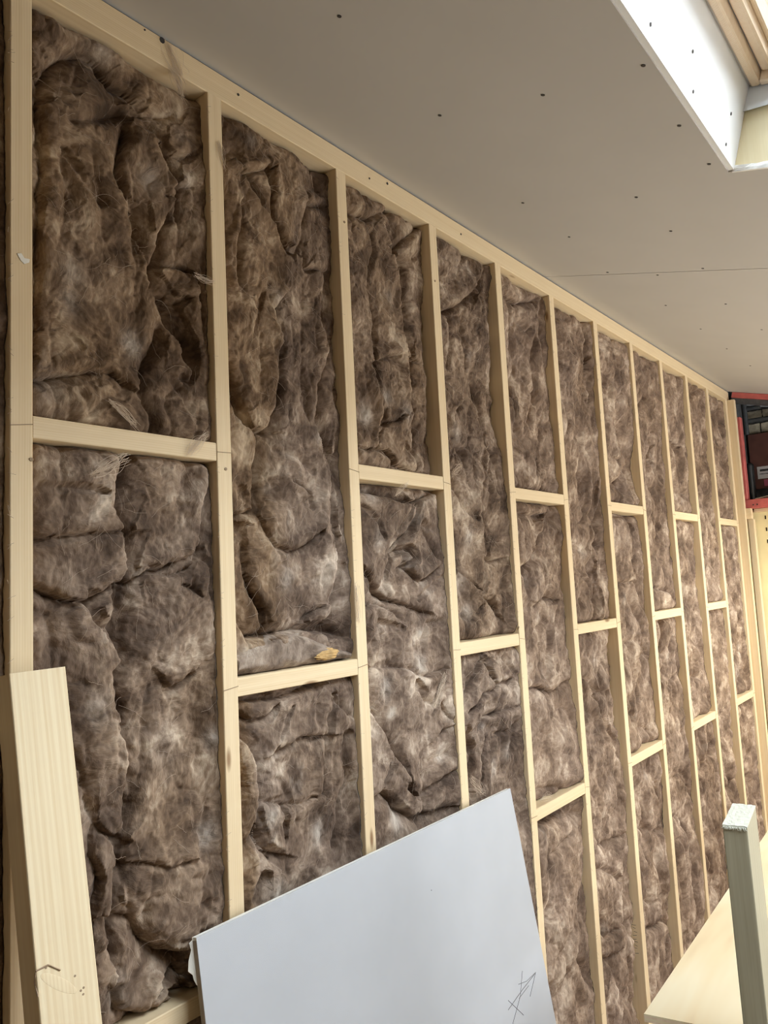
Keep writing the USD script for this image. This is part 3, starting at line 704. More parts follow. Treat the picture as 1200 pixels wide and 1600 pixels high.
    if k == 2 and ci == 0:                          # older, browner wool hangs down the left of this bay
        tone = tone - 0.45 * np.clip((0.56 + 0.11 * np.clip((Z - 1.7) / .7, 0, 1) - X) / .02, 0, 1) + 0.35 * np.clip((X - .57) / .03, 0, 1) * np.clip((2.1 - Z) / .15, 0, 1)
    if k == 2 and ci == 1:
        tone = tone - 0.6 * np.clip((0.475 - X) / .015, 0, 1)
    pale = np.zeros_like(X)
    for crop, pt, r, s in PALE[k]:
        ox, oy, sc = CROP[crop]
        w = unproj([(ox + pt[0] * sc, oy + pt[1] * sc)], .012)[0]
        pale = np.maximum(pale, .75 * s * np.exp(-(((Xw - w[0]) / (r / 1000 * .8)) ** 2 + ((Zw - w[2]) / (r / 1000)) ** 2)))
    pad = lambda q: np.concatenate([q.ravel(), q.ravel()[ring], [0.5]]).clip(0, 1).astype(np.float32)
    t = thing('insulation_batt', label=label, cat='insulation', group=None)
    g = usdkit.mesh(stage, path_for('wool', t), (Vall, Fall), LOOK['mineral_wool' if k < 5 else 'mineral_wool_lit'], True)
    api = UsdGeom.PrimvarsAPI(g)
    for nm, arr in (('tone', tone), ('pale', pale)):
        api.CreatePrimvar(nm, Sdf.ValueTypeNames.FloatArray, 'vertex').Set(Vt.FloatArray.FromNumpy(pad(arr)))
    BATT[(k, ci)] = (t, X, Z, y, xl, xr, zb, zt)
    return t


def curves(parent, lines, width, matn='wool_fibre', name='stray_fibres'):
    c = UsdGeom.BasisCurves.Define(stage, path_for(name, parent))
    c.CreateTypeAttr('linear')
    c.CreateCurveVertexCountsAttr(Vt.IntArray([len(l) for l in lines]))
    c.CreatePointsAttr(Vt.Vec3fArray.FromNumpy(np.vstack(lines).astype(np.float32)))
    n = sum(len(l) for l in lines)
    c.CreateWidthsAttr(Vt.FloatArray([width] * n)); c.SetWidthsInterpolation('vertex')
    UsdShade.MaterialBindingAPI.Apply(c.GetPrim()).Bind(LOOK[matn])
    tag(c, kind='stuff')


BATT = {}
ORD = ['', 'first', 'second', 'third', 'fourth', 'fifth', 'sixth', 'seventh', 'eighth', 'ninth', 'tenth', 'eleventh']
DESC = {(0, 0): 'brown mineral wool batt showing as a sliver left of the leftmost stud', (0, 1): 'brown mineral wool batt in the leftmost sliver of wall, behind the leaning post',
        (1, 0): 'dark brown wool batt at top left with a deep arched hollow under the plate', (1, 1): 'brown wool batt of two tall lumps split by a long crease, beside the leaning post', (1, 2): 'wool batt at the foot of the first full bay, low behind the plasterboard',
        (2, 0): 'tall brown and grey wool batt of the second full bay, above its noggin', (2, 1): 'wool batt with white patches just above the leaning plasterboard, second full bay',
        (3, 0): 'tan wool batt with long vertical folds in the third full bay, above its noggin', (3, 1): 'swirled, white-streaked wool batt below the noggin of the third full bay', (3, 2): 'wool batt behind the leaning plasterboard in the third full bay',
        (4, 0): 'wool batt folded over at its top in the fourth full bay', (4, 1): 'wool batt of the fourth full bay, below its noggin, at the plasterboard corner'}
for k in range(12):
    zs = [Z_PLATE] + [z for zt in noggins[k] for z in (zt, zt - SW)] + [Z_SOLE]
    cells = list(zip(zs[0::2], zs[1::2]))
    # zs: top, (noggin top, noggin bottom)..., sole -> pairs (cell top, cell bottom)
    names = ['above its noggin', 'below its noggin'] if len(cells) == 2 else ['above its upper noggin', 'between its two noggins', 'below its lower noggin']
    for ci, (zt, zb) in enumerate(cells):
        lab = DESC.get((k, ci)) or f'brown mineral wool batt in the {ORD[k]} full bay from the left, {names[ci]}'
        make_batt(k, ci, zb + 0.0006, zt - 0.0006, lab)

# wisps of loose fibre that catch the light
for (k, ci), (t, X, Z, y, xl, xr, zb, zt) in BATT.items():
    if k > 7 or (k, ci) in ((1, 2), (3, 2), (0, 1)):
        continue
    n = int((70 if k == 1 else 110 if k < 5 else 60) * (zt - zb) / 0.7)
    lines = []
    for _ in range(n):
        px, pz = rng.uniform(xl + .03, xr - .03), rng.uniform(zb + .03, zt - .03)
        ang = rng.normal(math.pi / 2, 0.9); L = rng.uniform(.02, .075); curl = rng.normal(0, 12)
        tt = np.linspace(0, L, 7); an = ang + curl * tt
        xs = px + np.cumsum(np.cos(an)) * L / 7; zs_ = pz + np.cumsum(np.sin(an)) * L / 7
        i = np.clip(((xs - xl) / (xr - xl) * (X.shape[0] - 1)).round().astype(int), 0, X.shape[0] - 1)
        j = np.clip(((zs_ - zb) / (zt - zb) * (X.shape[1] - 1)).round().astype(int), 0, X.shape[1] - 1)
        ys = y[i, j]; ys = np.minimum(ys, np.linspace(ys[0], ys[-1], 7)) - 0.0012
        lines.append(np.c_[X[i, 0], ys, Z[0, j]])
    curves(t, lines, 0.0004)
    # ragged fuzz along the stud on the right
    lines = []
    for _ in range(int(26 * (zt - zb))):
        pz = rng.uniform(zb + .01, zt - .01); j = int((pz - zb) / (zt - zb) * (X.shape[1] - 1))
        y0 = y[-3, j]
        if y0 > 0.03: continue
        L = rng.uniform(.004, .014); a = rng.normal(0, .9)
        tt = np.linspace(0, 1, 5)
        lines.append(np.c_[xr - .004 + L * tt * abs(math.cos(a)) * .9, np.minimum(y0 - .002, -0.0015) - .003 * tt, pz + L * tt * math.sin(a)])
    if lines:
        curves(t, lines, 0.0006)


def tuft(kc, px0, px1, n, spread, y0=-0.004, width=0.0005, matn='wool_tuft'):
    a, b = unproj(px0, y0)[0], unproj(px1, y0)[0]
    lines = []
    for _ in range(n):
        o = rng.normal(0, spread, 3) * (1, .4, 1); o2 = rng.normal(0, spread * 1.3, 3) * (1, .4, 1); mid = rng.normal(0, spread, 3) * (1.6, .5, 1.6)
        tt = np.linspace(0, 1, 9)[:, None]
        q = (a + o) * (1 - tt) + (b + o2) * tt + mid * np.sin(np.pi * tt)
        q[:, 1] = np.minimum(q[:, 1], -0.002)
        lines.append(q)
    curves(BATT[kc][0], lines, width, matn, 'loose_tuft')


tuft((1, 0), (284, 122), (262, 70), 26, .006)
tuft((1, 0), (268, 110), (285, 150), 26, .005)
tuft((1, 1), (322, 680), (296, 708), 24, .004)
tuft((1, 0), (172, 626), (212, 664), 22, .003)
tuft((1, 1), (148, 738), (196, 712), 26, .005)
tuft((3, 1), (618, 775), (638, 755), 12, .003)
tuft((3, 1), (679, 1105), (696, 1055), 20, .004)
tuft((4, 0), (708, 742), (722, 728), 16, .004)
tuft((4, 1), (736, 1215), (755, 1240), 14, .005)
tuft((5, 1), (845, 1250), (862, 1244), 12, .004)
tuft((1, 0), (334, 440), (306, 430), 16, .003)
tuft((2, 0), (342, 222), (350, 262), 14, .003)
tuft((2, 0), (557, 915), (561, 970), 12, .004)

# the folded flap of wool lying on the noggin of the second bay
fl = []
for i, s in enumerate(np.linspace(0, 1, 60)):
    x = 0.424 + s * 0.345
    h = 0.036 + 0.028 * math.sin(math.pi * min(s * 1.15, 1)) - 0.020 * max(0, s - .6) / .4
    for j in range(40):
        th = 2 * math.pi * j / 40
        r = 1 + 0.26 * (F_(np.array([x * 30, math.cos(th) * 1.6, math.sin(th) * 1.6]), 4, 5) - .5) * 2
        cy, cz = 0.044, Z_L + h * 0.5 + 0.004
        fl.append((x, max(cy - math.cos(th) * 0.044 * r, -0.003), max(cz + math.sin(th) * h * 0.62 * r, Z_L + 0.0008)))
fl = np.array(fl); fi = np.arange(60 * 40).reshape(60, 40)
fn = np.roll(fi, -1, 1)
ff = np.concatenate([np.stack([fi[:-1], fn[:-1], fn[1:]], -1).reshape(-1, 3), np.stack([fi[:-1], fn[1:], fi[1:]], -1).reshape(-1, 3)])
caps = np.vstack([fl, fl[:40].mean(0), fl[-40:].mean(0)])
ff = np.vstack([ff, np.stack([np.full(40, 2400), fn[0], fi[0]], -1), np.stack([np.full(40, 2401), fi[-1], fn[-1]], -1)])
gm = usdkit.mesh(stage, path_for('folded_flap', BATT[(2, 0)][0]), (caps, ff[:, ::-1]), LOOK['mineral_wool'], True)
for nm, v in (('tone', .6), ('pale', .2)):
    UsdGeom.PrimvarsAPI(gm).CreatePrimvar(nm, Sdf.ValueTypeNames.FloatArray, 'vertex').Set(Vt.FloatArray([v] * len(caps)))
tag(gm, label='folded flap of greyer wool')
te = trimesh.creation.icosphere(4, 1.0)
tq = unproj((512, 1022), 0.004)[0]
te.vertices = te.vertices * (.040, .012, .013) * (1 + .5 * (F_(te.vertices * (2.2, 4, 4), 4, 9)[:, None] - .5)) + (tq[0], .008, tq[2])
obj('torn_edge', te, 'wool_amber', BATT[(2, 0)][0], smooth=True, label='amber torn edge of the folded flap')

# ------------------------------------------------------------------ ceiling, skylights
ceil = thing('ceiling', kind='structure', label='sloping plasterboard ceiling with dark screw heads')


def slab(x0, x1, u0, u1, n0, n1, c=0.0):
    b = bx(x0, x1, u0, u1, n0, n1) if not c else None
    if c:
        b = trimesh.Trimesh(*(lambda q: (q.vert_properties[:, :3], q.tri_verts))(chamfer_box(x0, x1, u0, u1, n0, n1, c).to_mesh()), process=False)
    T = frame(CO, EX, CU, CN)
    b = b.copy(); b.apply_transform(T)
    if np.linalg.det(T[:3, :3]) < 0:
        b.invert()
    return b


def holed(x0, x1, u0, u1, hx, hu, n0=0.0, n1=0.0125, jag=0.0):
    r = np.random.default_rng(3)
    hole = [(hx[0], hu[0])]
    hole += [(hx[1], hu[0])]
    us = np.linspace(hu[0], hu[1], 60)[1:-1]
    hole += [(hx[1] + r.uniform(-.3, 1) * jag, u) for u in us]
    hole += [(hx[1], hu[1]), (hx[0], hu[1])]
    p = Polygon([(x0, u0), (x1, u0), (x1, u1), (x0, u1)], [hole])
    b = trimesh.creation.extrude_polygon(p, n1 - n0, engine='earcut')
    b.apply_translation((0, 0, n0))
    T = frame(CO, EX, CU, CN); b.apply_transform(T)
    if np.linalg.det(T[:3, :3]) < 0:
        b.invert()
    return b


UEND = 2.75
hx1 = (SKY_X[0] - .0, SKY_X[1]); hu1 = (SKY_U[0] - 0.012, SKY_U[1])
brd = [obj('plasterboard', holed(-0.442, 1.9565, -0.11, UEND, hx1, hu1, jag=0.004), 'board_face', ceil, smooth=False),
       obj('plasterboard', holed(1.9605, 4.47, -0.11, UEND, SK2_X, SKY_U), 'board_face', ceil, smooth=False),
       obj('plasterboard', slab(-2.6, -0.445, -0.11, UEND, 0, 0.0125), 'board_face', ceil, smooth=False)]
obj('backing_deck', join(holed(-2.7, 1.958, -0.2, UEND + .1, (SKY_X[0] - .012, SKY_X[1] + 0.012), (SKY_U[0] - .012, SKY_U[1] + .012), 0.0135, 0.020),
                         holed(1.9585, 5.6, -0.2, UEND + .1, SK2_X, SKY_U, 0.0135, 0.020)), 'sheathing', ceil, smooth=False)
ce_r = np.random.default_rng(11)
us = np.linspace(SKY_U[0] - .004, SKY_U[1], 90)
cv, cf = [], []
for i, u in enumerate(us):
    a, b, c = (ce_r.uniform(-.0015, .0025) for _ in range(3))
    cv += [cpt(SKY_X[1] - .0015 - a, u, -.0006 - .001 * abs(b)), cpt(SKY_X[1] - .003 - b, u, .006), cpt(SKY_X[1] - .001 - c, u, .0135 + b), cpt(SKY_X[1] + .0012, u, .0132), cpt(SKY_X[1] + .004, u, -.0006)]
for i in range(89):
    for j in range(5):
        p_, q_ = i * 5 + j, i * 5 + (j + 1) % 5
        cf += [[p_, q_, q_ + 5], [p_, q_ + 5, p_ + 5]]
obj('cut_edge', (np.array(cv), np.array(cf)), 'board_core', brd[0], smooth=False, label='torn white gypsum edge')
SCREWS = [(.381, -.38), (.758, -.34), (.762, -.586), (.735, -.796), (.975, -.784), (1.172, -.788), (1.314, -.572), (1.272, -.27), (1.562, -.274), (1.576, -.575), (1.952 - .02, -.246), (1.952 - .02, -.561),
          (2.381, -.298), (2.372, -.518), (2.774, -.316), (2.777, -.552), (3.17, -.32), (3.57, -.33), (1.985, -.40)]
for x, yy in SCREWS:
    u = -yy / math.cos(TH)
    obj('screw', disc(cpt(x, u, -0.0003), CN, 0.0042, 0.0016), 'screw_metal', brd[0] if x < 1.957 else brd[1])


def skylight(n, X, U, detail):
    w = thing(f'window_{n}', kind='structure', label='pine roof window at the top of a white shaft' if detail else 'unseen second pine roof window, added to light the far end')
    d = 0.180                                       # depth of the shaft from ceiling to frame
    T_ = 0.0125
    rv = obj('reveal_board', slab(X[0], X[1], U[0] - T_, U[0], 0.003, d + .012), 'reveal_board', w, smooth=False)
    obj('reveal_board', slab(X[0], X[1], U[1], U[1] + T_, 0.003, d + .012), 'reveal_board', w, smooth=False)
    obj('reveal_board', slab(X[0] - T_, X[0], U[0] - T_, U[1] + T_, 0.014, d + .012), 'reveal_board', w, smooth=False)
    obj('timber_lining', slab(X[1] + 0.001, X[1] + .016, U[0] - T_, U[1] + T_, 0.0136, d + .012), 'yellow_ply', w, smooth=False)
    if detail:
        for px_x, nn in ((.871, .087), (.908, .029), (1.141, .091), (1.144, .026), (.67, .03), (.62, .10)):
            obj('screw', disc(cpt(px_x, U[0] + .0003, nn), CU, 0.0035, 0.0016), 'screw_metal', rv)
        # a strip of white vapour membrane sagging below the frame on the unlined side
        sv, sf = [], []
        ns = 24
        for i in range(ns + 1):
            u = U[0] + (U[1] - U[0]) * i / ns
            sag = 0.050 - 0.028 * min(1, (i / ns) / .12) + 0.003 * math.sin(i * 1.7)
            for nn, xo in ((d + .01, 0.0), (d - sag * .5, -0.004), (d - sag, -0.010)):
                sv.append(cpt(X[1] - 0.001 + xo, u, nn)); sv.append(cpt(X[1] + 0.0005 + xo, u, nn))
        for i in range(ns):
            a, b = i * 6, (i + 1) * 6
            for j in (0, 2):
                sf += [[a + j, a + j + 2, b + j + 2], [a + j, b + j + 2, b + j], [a + j + 1, b + j + 3, a + j + 3], [a + j + 1, b + j + 1, b + j + 3]]
            sf += [[a + 4, a + 5, b + 5], [a + 4, b + 5, b + 4]]
        obj('membrane_strip', (np.array(sv), np.array(sf)), 'membrane', w, smooth=True)

    def ring(name, inset0, inset1, n0, n1, m_, c=0.002):
        x0, x1, u0, u1 = X[0] + inset0, X[1] - inset0, U[0] + inset0, U[1] - inset0
        b = inset1 - inset0
        for args in ((x0, x1, u0, u0 + b), (x0, x1, u1 - b, u1), (x0, x0 + b, u0 + b, u1 - b), (x1 - b, x1, u0 + b, u1 - b)):
            s = slab(*args, n0, n1, c)
            if args[1] - args[0] > args[3] - args[2]:
                obj(name, s, m_, w)
            else:
                obj(name, s, m_, w)
    ring('frame_lining', -0.014, 0.006, d + .012, d + .10, 'window_metal')
    ring('frame', 0.006, 0.026, d + .004, d + .12, 'pine_orange', .004)
    ring('gasket', 0.026, 0.0295, d + .030, d + .11, 'gasket')
    ring('sash', 0.0295, 0.052, d + .024, d + .105, 'pine_orange', .004)
    ring('glazing_bead', 0.052, 0.062, d + .048, d + .105, 'pine_orange')
    obj('pane', slab(X[0] + .058, X[1] - .058, U[0] + .058, U[1] - .058, d + .082, d + .088), 'glass', w, smooth=False)
    # roof build-up round the shaft keeps the daylight inside it
    r0 = 0.016
    obj('shaft_casing', join(slab(X[0] - .09, X[1] + .09, U[0] - .09, U[0] - r0, .021, d + .13), slab(X[0] - .09, X[1] + .09, U[1] + r0, U[1] + .09, .021, d + .13),
                             slab(X[0] - .09, X[0] - r0, U[0] - r0, U[1] + r0, .021, d + .13), slab(X[1] + r0 + .002, X[1] + .09, U[0] - r0, U[1] + r0, .021, d + .13)), 'sheathing', w, smooth=False)


wood('yellow_ply', (0.87, 0.79, 0.56), (0.78, 0.67, 0.42), ring=8, knots=False)
skylight(1, SKY_X, SKY_U, True)
skylight(2, SK2_X, SKY_U, False)

# ------------------------------------------------------------------ the rest of the shell
YR = -2.66
obj('floor', bx(-2.7, 5.6, YR - .1, 0.2, ZF - 0.06, ZF - 0.0005), 'floor_board', kind='structure', smooth=False)
zr = CO[2] + UEND * CU[2]
w = thing('wall_right', kind='structure', label='white wall opposite the studs with added wide glazing')
obj('plaster_panel', join(bx(-2.6, 1.6, YR - .1, YR, ZF, zr + .1), bx(4.4, 5.5, YR - .1, YR, ZF, zr + .1), bx(1.6, 4.4, YR - .1, YR, ZF, ZF + .1), bx(1.6, 4.4, YR - .1, YR, 1.72, zr + .1)), 'plaster', w, smooth=False)
g = thing('window_3', kind='structure', label='unseen wide glazed opening, added in the wall opposite the studs for light')  # out of view, added so light reaches the studs from the right
for x in (1.6, 2.52, 3.44, 4.36):
    obj('frame', bx(x, x + .04, YR - .08, YR - .02, ZF + .1, 1.72), 'plaster', g, smooth=False)
obj('wall_front', bx(-2.7, -2.6, YR - .1, .2, ZF, 2.7), 'plaster', kind='structure', smooth=False)

# ------------------------------------------------------------------ far end: framing, steel frame, niche, blockwork
wb = thing('wall_back', kind='structure', label='far end wall of framing, yellow board and old blockwork')
obj('stud', timber(0.038, 0.089, Z_PLATE - .0005 - ZF), 'pine', wb, frame((4.438, -0.040, ZF), EX, (0, 1, 0), (0, 0, 1)))
obj('stud', timber(0.045, 0.034, 1.715 - ZF), 'pine', wb, frame((4.5225, -0.067, ZF), EX, (0, 1, 0), (0, 0, 1)))
obj('header_block', timber(0.066, 0.046, 0.05), 'pine', wb, frame((4.5, -0.067, 1.749), (0, 0, 1.0), (0, 1.0, 0), (-1, 0, 0)))
obj('header_rail', timber(0.022, 0.05, 1.6), 'pine', wb, frame((4.5255, -0.0685, 1.7695), (0, 0, 1.0), (1.0, 0, 0), (0, -1, 0)))
yb = obj('yellow_board', bx(4.56, 4.575, -2.6, 0.085, ZF, 1.758), 'yellow_board', wb, smooth=False)
for i in range(14):
    obj('slot', bx(4.5585, 4.5605, -0.127, -0.119, 1.735 - .075 * i - .022, 1.735 - .075 * i), 'slot_dark', yb, smooth=False)
obj('end_panel', bx(4.50, 5.5, 0.03, 0.105, ZF, 2.53), 'sheathing', wb, smooth=False)
# blockwork at the back of the niche, each block its own
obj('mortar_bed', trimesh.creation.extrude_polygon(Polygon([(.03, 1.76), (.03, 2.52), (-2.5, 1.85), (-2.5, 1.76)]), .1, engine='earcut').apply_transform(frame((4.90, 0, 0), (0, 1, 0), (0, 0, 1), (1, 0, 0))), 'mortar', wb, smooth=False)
rb = np.random.default_rng(5)
for row, (z0, z1, off) in enumerate(((2.405, 2.462, 0.0), (2.313, 2.375, 0.018))):
    yy = -0.008 + off - (0.0 if row else .0)
    for c in range(2):
        L = 0.082 + rb.uniform(-.006, .006) if c == 0 else 0.21
        y1 = yy; y0 = yy - L
        b = trimesh.creation.box(bounds=[[4.885, y0, z0], [4.93, y1, z1]]).subdivide().subdivide()
        v = b.vertices; v += (N_(v * 60, 3 + c)[:, None] - .5) * .008
        obj('block', b, 'block', wb, smooth=40)
        yy = y0 - 0.008
obj('niche_shelf', bx(4.545, 4.90, -2.6, 0.028, 1.758, 1.775), 'pine', wb, smooth=False)
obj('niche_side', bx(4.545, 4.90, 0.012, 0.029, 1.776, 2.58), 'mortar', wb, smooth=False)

sf_ = thing('steel_frame', label='red primed steel frame around the dark niche at the far end', cat='steel frame')
obj('upright', chamfer_box(4.482, 4.54, -0.0500, -0.0205, 1.8385, 2.364), 'red_primer', sf_)
obj('bottom_beam', chamfer_box(4.480, 4.545, -2.5, -0.0205, 1.7815, 1.838), 'red_primer', sf_)
for yy in (-.078, -.101):
    obj('bolt_hole', disc((4.4797, yy, 1.803), (-1, 0, 0), .0045, .001), 'screw_metal', sf_)
hb = thing('steel_beam', label='red primed steel lintel just under the ceiling at the far end', cat='steel beam')


def hbeam(u0, u1, n0, n1, xa, xb):
    return slab(xa, xb, u0, u1, n0, n1)


obj('flange', slab(4.475, 4.56, 0.022, 2.70, -0.034, -0.0008), 'red_primer', hb, smooth=False)
obj('soffit_strip', slab(4.49, 4.56, 0.022, 2.70, -0.062, -0.0345), 'mortar', hb, smooth=False)  # dark strip painted in for the shade below the lintel
bp = obj('brown_panel', chamfer_box(4.84, 4.855, -0.70, -0.004, 1.93, 2.300, .002), 'brown_board', label='dark red-brown panel standing in the niche below the blocks', cat='panel')
pp = thing('black_pipe', label='fat black lagged pipe at the left of the far niche', cat='pipe')
p1 = trimesh.creation.cylinder(0.026, 0.30, sections=20); p1.apply_translation((4.75, -0.018, 1.776 + .150))
e1 = trimesh.creation.icosphere(3, 0.026); e1.apply_translation((4.75, -0.018, 2.076))
obj('lagging', join(p1, e1), 'black_plastic', pp)
dp = thing('grey_down_pipe', label='dark grey pipe with a bracket across the blocks in the far niche', cat='pipe')
c1 = trimesh.creation.cylinder(0.016, 0.22, sections=16); c1.apply_translation((4.83, 0.002 - .006, 2.41))
c2 = trimesh.creation.cylinder(0.013, .26, sections=16); c2.apply_transform(trimesh.transformations.rotation_matrix(math.pi / 2, (1, 0, 0))); c2.apply_translation((4.835, -.13, 2.393))
c3 = trimesh.creation.cylinder(0.015, .1, sections=16); c3.apply_transform(trimesh.transformations.rotation_matrix(math.pi / 2, (1, 0, 0))); c3.apply_translation((4.835, -.05, 2.476))
obj('riser', c1, 'grey_pipe', dp); obj('run', c2, 'grey_pipe', dp); obj('run', c3, 'grey_pipe', dp)
nt = thing('notice_label', label='white printed notice fixed to the brown panel', cat='notice')
obj('card', bx(4.836, 4.8398, -0.24, -0.044, 1.997, 2.078), 'label_paper', nt, smooth=False)
obj('bar', bx(4.8348, 4.8362, -0.22, -0.060, 2.045, 2.059), 'label_ink', nt, smooth=False)
obj('bar', bx(4.8348, 4.8362, -0.22, -0.056, 2.026, 2.030), 'label_ink', nt, smooth=False)
obj('pink_sticker', chamfer_box(4.836, 4.8398, -0.20, -0.078, 1.945, 1.990, .001), 'pink_label', label='pink sticker below the white notice in the niche', cat='sticker')
tt = np.linspace(0, 1, 24)[:, None]
cab = np.array([4.52, -0.085, 1.842]) * (1 - tt) + np.array([4.80, -0.42, 1.90]) * tt + np.array([0, 0, .006]) * np.sin(tt * math.pi)


def tube(pts, r, sides=8):
    import manifold3d as m3
    pts = np.asarray(pts, float)
    t = np.gradient(pts, axis=0); t /= np.linalg.norm(t, axis=1, keepdims=True)
    a = np.cross(t, np.where(np.abs(t[:, 2:]) < .9, [0, 0, 1.0], [1.0, 0, 0])); a /= np.linalg.norm(a, axis=1, keepdims=True); b = np.cross(t, a)
    an = np.arange(sides) * 2 * np.pi / sides
    v = (pts[:, None] + r * (np.cos(an)[None, :, None] * a[:, None] + np.sin(an)[None, :, None] * b[:, None])).reshape(-1, 3)
    i = np.arange(len(pts) * sides).reshape(len(pts), sides); j = np.roll(i, -1, 1)
    f = np.concatenate([np.stack([i[:-1], j[:-1], j[1:]], -1).reshape(-1, 3), np.stack([i[:-1], j[1:], i[1:]], -1).reshape(-1, 3)])
    n = len(v); v = np.vstack([v, pts[0], pts[-1]])
    f = np.vstack([f, np.stack([np.full(sides, n), j[0], i[0]], -1), np.stack([np.full(sides, n + 1), i[-1], j[-1]], -1)])
    return trimesh.Trimesh(v, f, process=False)


obj('cable', tube(cab, .003), 'cable_white', smooth=60, label='pale cable lying across the niche over the red beam', cat='cable')

# ------------------------------------------------------------------ things standing in the room
# plasterboard sheet leaning on the studs
BT = math.radians(9)
bt_top = 0.797; by_top = -0.0165
bh = (bt_top - ZF) / math.cos(BT)
up = np.array([0, math.sin(BT), math.cos(BT)]); nb = np.array([0, -math.cos(BT), math.sin(BT)])
bx0, bx1 = 0.2855, 1.409
ob = np.array([bx0, by_top, bt_top]) - up * (bh - .012)
sheet = thing('plasterboard_sheet', label='pale blue-grey plasterboard sheet leaning against the studs', cat='plasterboard')
MB = frame(ob, EX, up, nb)                          # local x along, y up, z out of the face
bw, bl = bx1 - bx0, bh - .012
obj('face', bx(0, bw, 0, bl, .0119, .0125), 'board_sheet', sheet, MB, smooth=False)
obj('core', bx(0.0012, bw - .0005, 0, bl - .0004, .0006, .0119), 'board_core', sheet, MB, smooth=False)
obj('back_paper', bx(0, bw, 0, bl, 0, .0006), 'board_paper', sheet, MB, smooth=False)
obj('edge_tape', bx(-0.0002, 0.0012, 0, bl - .006, .0006, .0119), 'board_edge', sheet, MB, smooth=False, label='brown paper-bound edge')
tp = [(0, bl - .004), (-.006, bl - .008), (-.004, bl - .02), (-.010, bl - .036), (-.0125, bl - .052), (-.006, bl - .060), (-.005, bl - .068), (-.0015, bl - .078), (.001, bl - .08)]
tm = trimesh.creation.extrude_polygon(Polygon(tp + [(.001, bl - .004)]), .0008, engine='earcut')
tm.vertices[:, 2] -= np.abs(np.minimum(tm.vertices[:, 0], 0)) * .4
obj('torn_paper', tm, 'board_paper', sheet, MB, smooth=False, label='scrap of torn white paper at the corner')


def on_board(px):
    d = np.array([(px[0] - 600) / FPX, (px[1] - 800) / FPX, 1]) @ RW
    o = ob + nb * .0125
    t = ((o - CAM) @ nb) / (d @ nb)
    q = CAM + d * t - ob
    return np.array([q[0], q @ up, .0126])


SCR = [[(810, 1538), (823, 1533), (837, 1519), (828, 1557)], [(836, 1521), (815, 1548), (794, 1578)], [(816, 1517), (813, 1556), (801, 1600), (799, 1608)], [(794, 1563), (818, 1586)], [(811, 1560), (826, 1540)]]
for s in SCR:
    q = np.array([on_board((p[0], p[1])) for p in s])
    dense = np.concatenate([np.linspace(a, b, 6)[:-1] for a, b in zip(q[:-1], q[1:])] + [q[-1:]])
    obj('pencil_scribble', tube(dense, .0008, 5), 'graphite', sheet, MB, smooth=60)
obj('scuff', disc((on_board((674, 1391))), (0, 0, 1), .0016, .0004), 'graphite', sheet, MB)

# stout timber leaning at the lower left
A0 = np.array([-0.01023, -0.05179, 1.3027])           # middle of the front face at the top
ax = np.array([-0.014076, 0.166337, 1.0]); ax /= np.linalg.norm(ax)
px_ = np.array([math.cos(.01853), math.sin(.01853), 0.0]); px_ = px_ - ax * (px_ @ ax); px_ /= np.linalg.norm(px_)
pxr = px_ * math.cos(0.0) ; py_ = np.cross(ax, pxr)
LP = (1.3027 - ZF - .004) / ax[2]
top_c = A0 + 0 * ax
post = thing('timber_post', label='thick pale sawn timber post leaning on the leftmost stud', cat='timber')
pm_ = timber(0.0885, 0.0475, LP, .0025)
obj('shaft', pm_, 'pine_pale', post, frame(top_c - ax * LP, pxr, py_, ax))
PF = frame(top_c - ax * LP, pxr, py_, ax)
zc = LP - 0.405                                     # the knot, split over the left arris
kp = []
for t in np.linspace(-1, 1, 26):
    kp.append((-0.0445 + 0.020 * max(0, math.cos(t * 1.5)) ** 2 * 0 + (0.017 * (t + 1) if t > 0 else 0), -0.0006 if t > 0 else -0.0006 + 0.006 * (1 - abs(2 * t + 1)), zc + (0.0 if t > 0 else 0.034 * t) + (-.014 * t if t > 0 else 0)))
obj('knot_crack', tube(np.array(kp), .0011, 6), 'pencil_brown', post, PF, smooth=60)
kn = trimesh.creation.icosphere(3, 1.0); kn.vertices *= (.032, .0004, .0075)
kn.apply_transform(trimesh.transformations.rotation_matrix(.72, (0, 1, 0))); kn.apply_translation((-.014, 0, zc - .030))
obj('knot', kn, 'knot_wood', post, PF, smooth=True, label='torn knot slanting across the face')
for (dx, dz) in ((.0165, -.052), (.0195, -.058), (.021, -.050), (.010, -.030), (-.030, -.003)):
    obj('knot_fleck', disc((dx, 0, zc + dz), (0, -1, 0), .0016, .001), 'pencil_brown', post, PF)

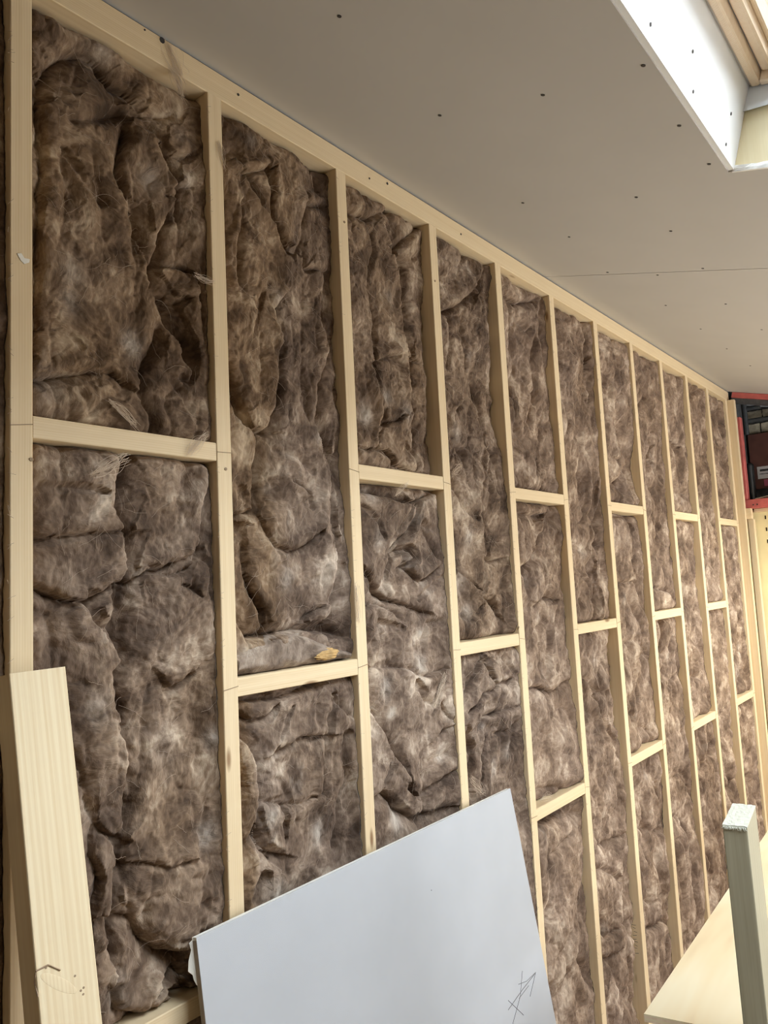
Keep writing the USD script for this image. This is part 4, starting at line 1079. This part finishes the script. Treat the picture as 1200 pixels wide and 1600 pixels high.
# treated timber upright at the lower right
gp = thing('treated_post', label='upright green-treated timber with a rough sawn top, lower right', cat='timber')
g0, g1, g2 = np.array([1.0330, -.7274]), np.array([1.1878, -.7080]), np.array([1.0556, -.7670])
gx = (g1 - g0) / np.linalg.norm(g1 - g0); gy = np.array([-gx[1], gx[0]])
GL = np.linalg.norm(g1 - g0); GW = 0.0455; GH = 0.897 - ZF
lean = np.array([-0.004, 0.012, 1.0]); lean /= np.linalg.norm(lean)
top = np.array([*(g2 + gx * GL / 2), 0.897])
X3 = np.array([*gx, 0]); X3 -= lean * (X3 @ lean); X3 /= np.linalg.norm(X3); Y3 = np.cross(lean, X3)
GM = frame(top - lean * GH, X3, Y3, lean)
obj('shaft', timber(GL, GW, GH - .003, .003), 'treated', gp, GM)
gt = trimesh.creation.box(bounds=[[-GL / 2, 0, GH - .0028], [GL / 2, GW, GH]])
for _ in range(4):
    gt = gt.subdivide()
tz = gt.vertices[:, 2] > GH - .0005
gt.vertices[tz, 2] += (N_(gt.vertices[tz] * 220, 4) - .5) * .003
obj('sawn_top', gt, 'treated_end', gp, GM, smooth=False, label='pale rough-sawn end grain')
fb = []
for i in range(70):
    yv = rng.uniform(0.002, GW - .002); L = rng.uniform(.002, .007)
    p0 = np.array([-GL / 2 - .0002, yv, GH - .0025]); p1 = p0 + (-rng.uniform(.001, .003), rng.normal(0, .003), -L)
    fb.append(np.array([(GM @ np.r_[p, 1])[:3] for p in (p0, (p0 + p1) / 2 + (-.0008, 0, 0), p1)]))
curves(gp, fb, .0007, 'treated_end', 'splinters')

# plywood sheet on a low stand
pz = 0.35
p0, p1, p2 = np.array([1.2815, -.4331]), np.array([2.70, -.3831]), np.array([1.3029, -.5375])
pv = (p1 - p0) / np.linalg.norm(p1 - p0); pq = np.array([pv[1], -pv[0]]); pe = (p2 - p0) / np.linalg.norm(p2 - p0)
ply = thing('plywood_bench', label='pale plywood sheet lying flat on a low stand beside the treated post', cat='plywood')
Lp, Wp = 2.44, 1.10
quad = np.array([p0, p0 + pv * Lp, p0 + pv * Lp + pe * Wp, p0 + pe * Wp])
sh = trimesh.creation.extrude_polygon(Polygon(quad), .005, engine='earcut')
for q, (za, m_) in enumerate(((pz - .004, 'plywood'), (pz - .009, 'pine_orange'), (pz - .0135, 'plywood'), (pz - .018, 'pine_orange'))):
    b = trimesh.creation.extrude_polygon(Polygon(quad), .004 if q == 0 else (.005 if q == 1 else .0045), engine='earcut'); b.apply_translation((0, 0, za))
    obj('veneer', b, m_, ply, smooth=False)
for s in (.25, 2.1):
    for e in (.12, .98):
        c = p0 + pv * s + pe * e
        obj('leg', chamfer_box(c[0] - .03, c[0] + .03, c[1] - .03, c[1] + .03, ZF, pz - .018, .003), 'pine', ply)
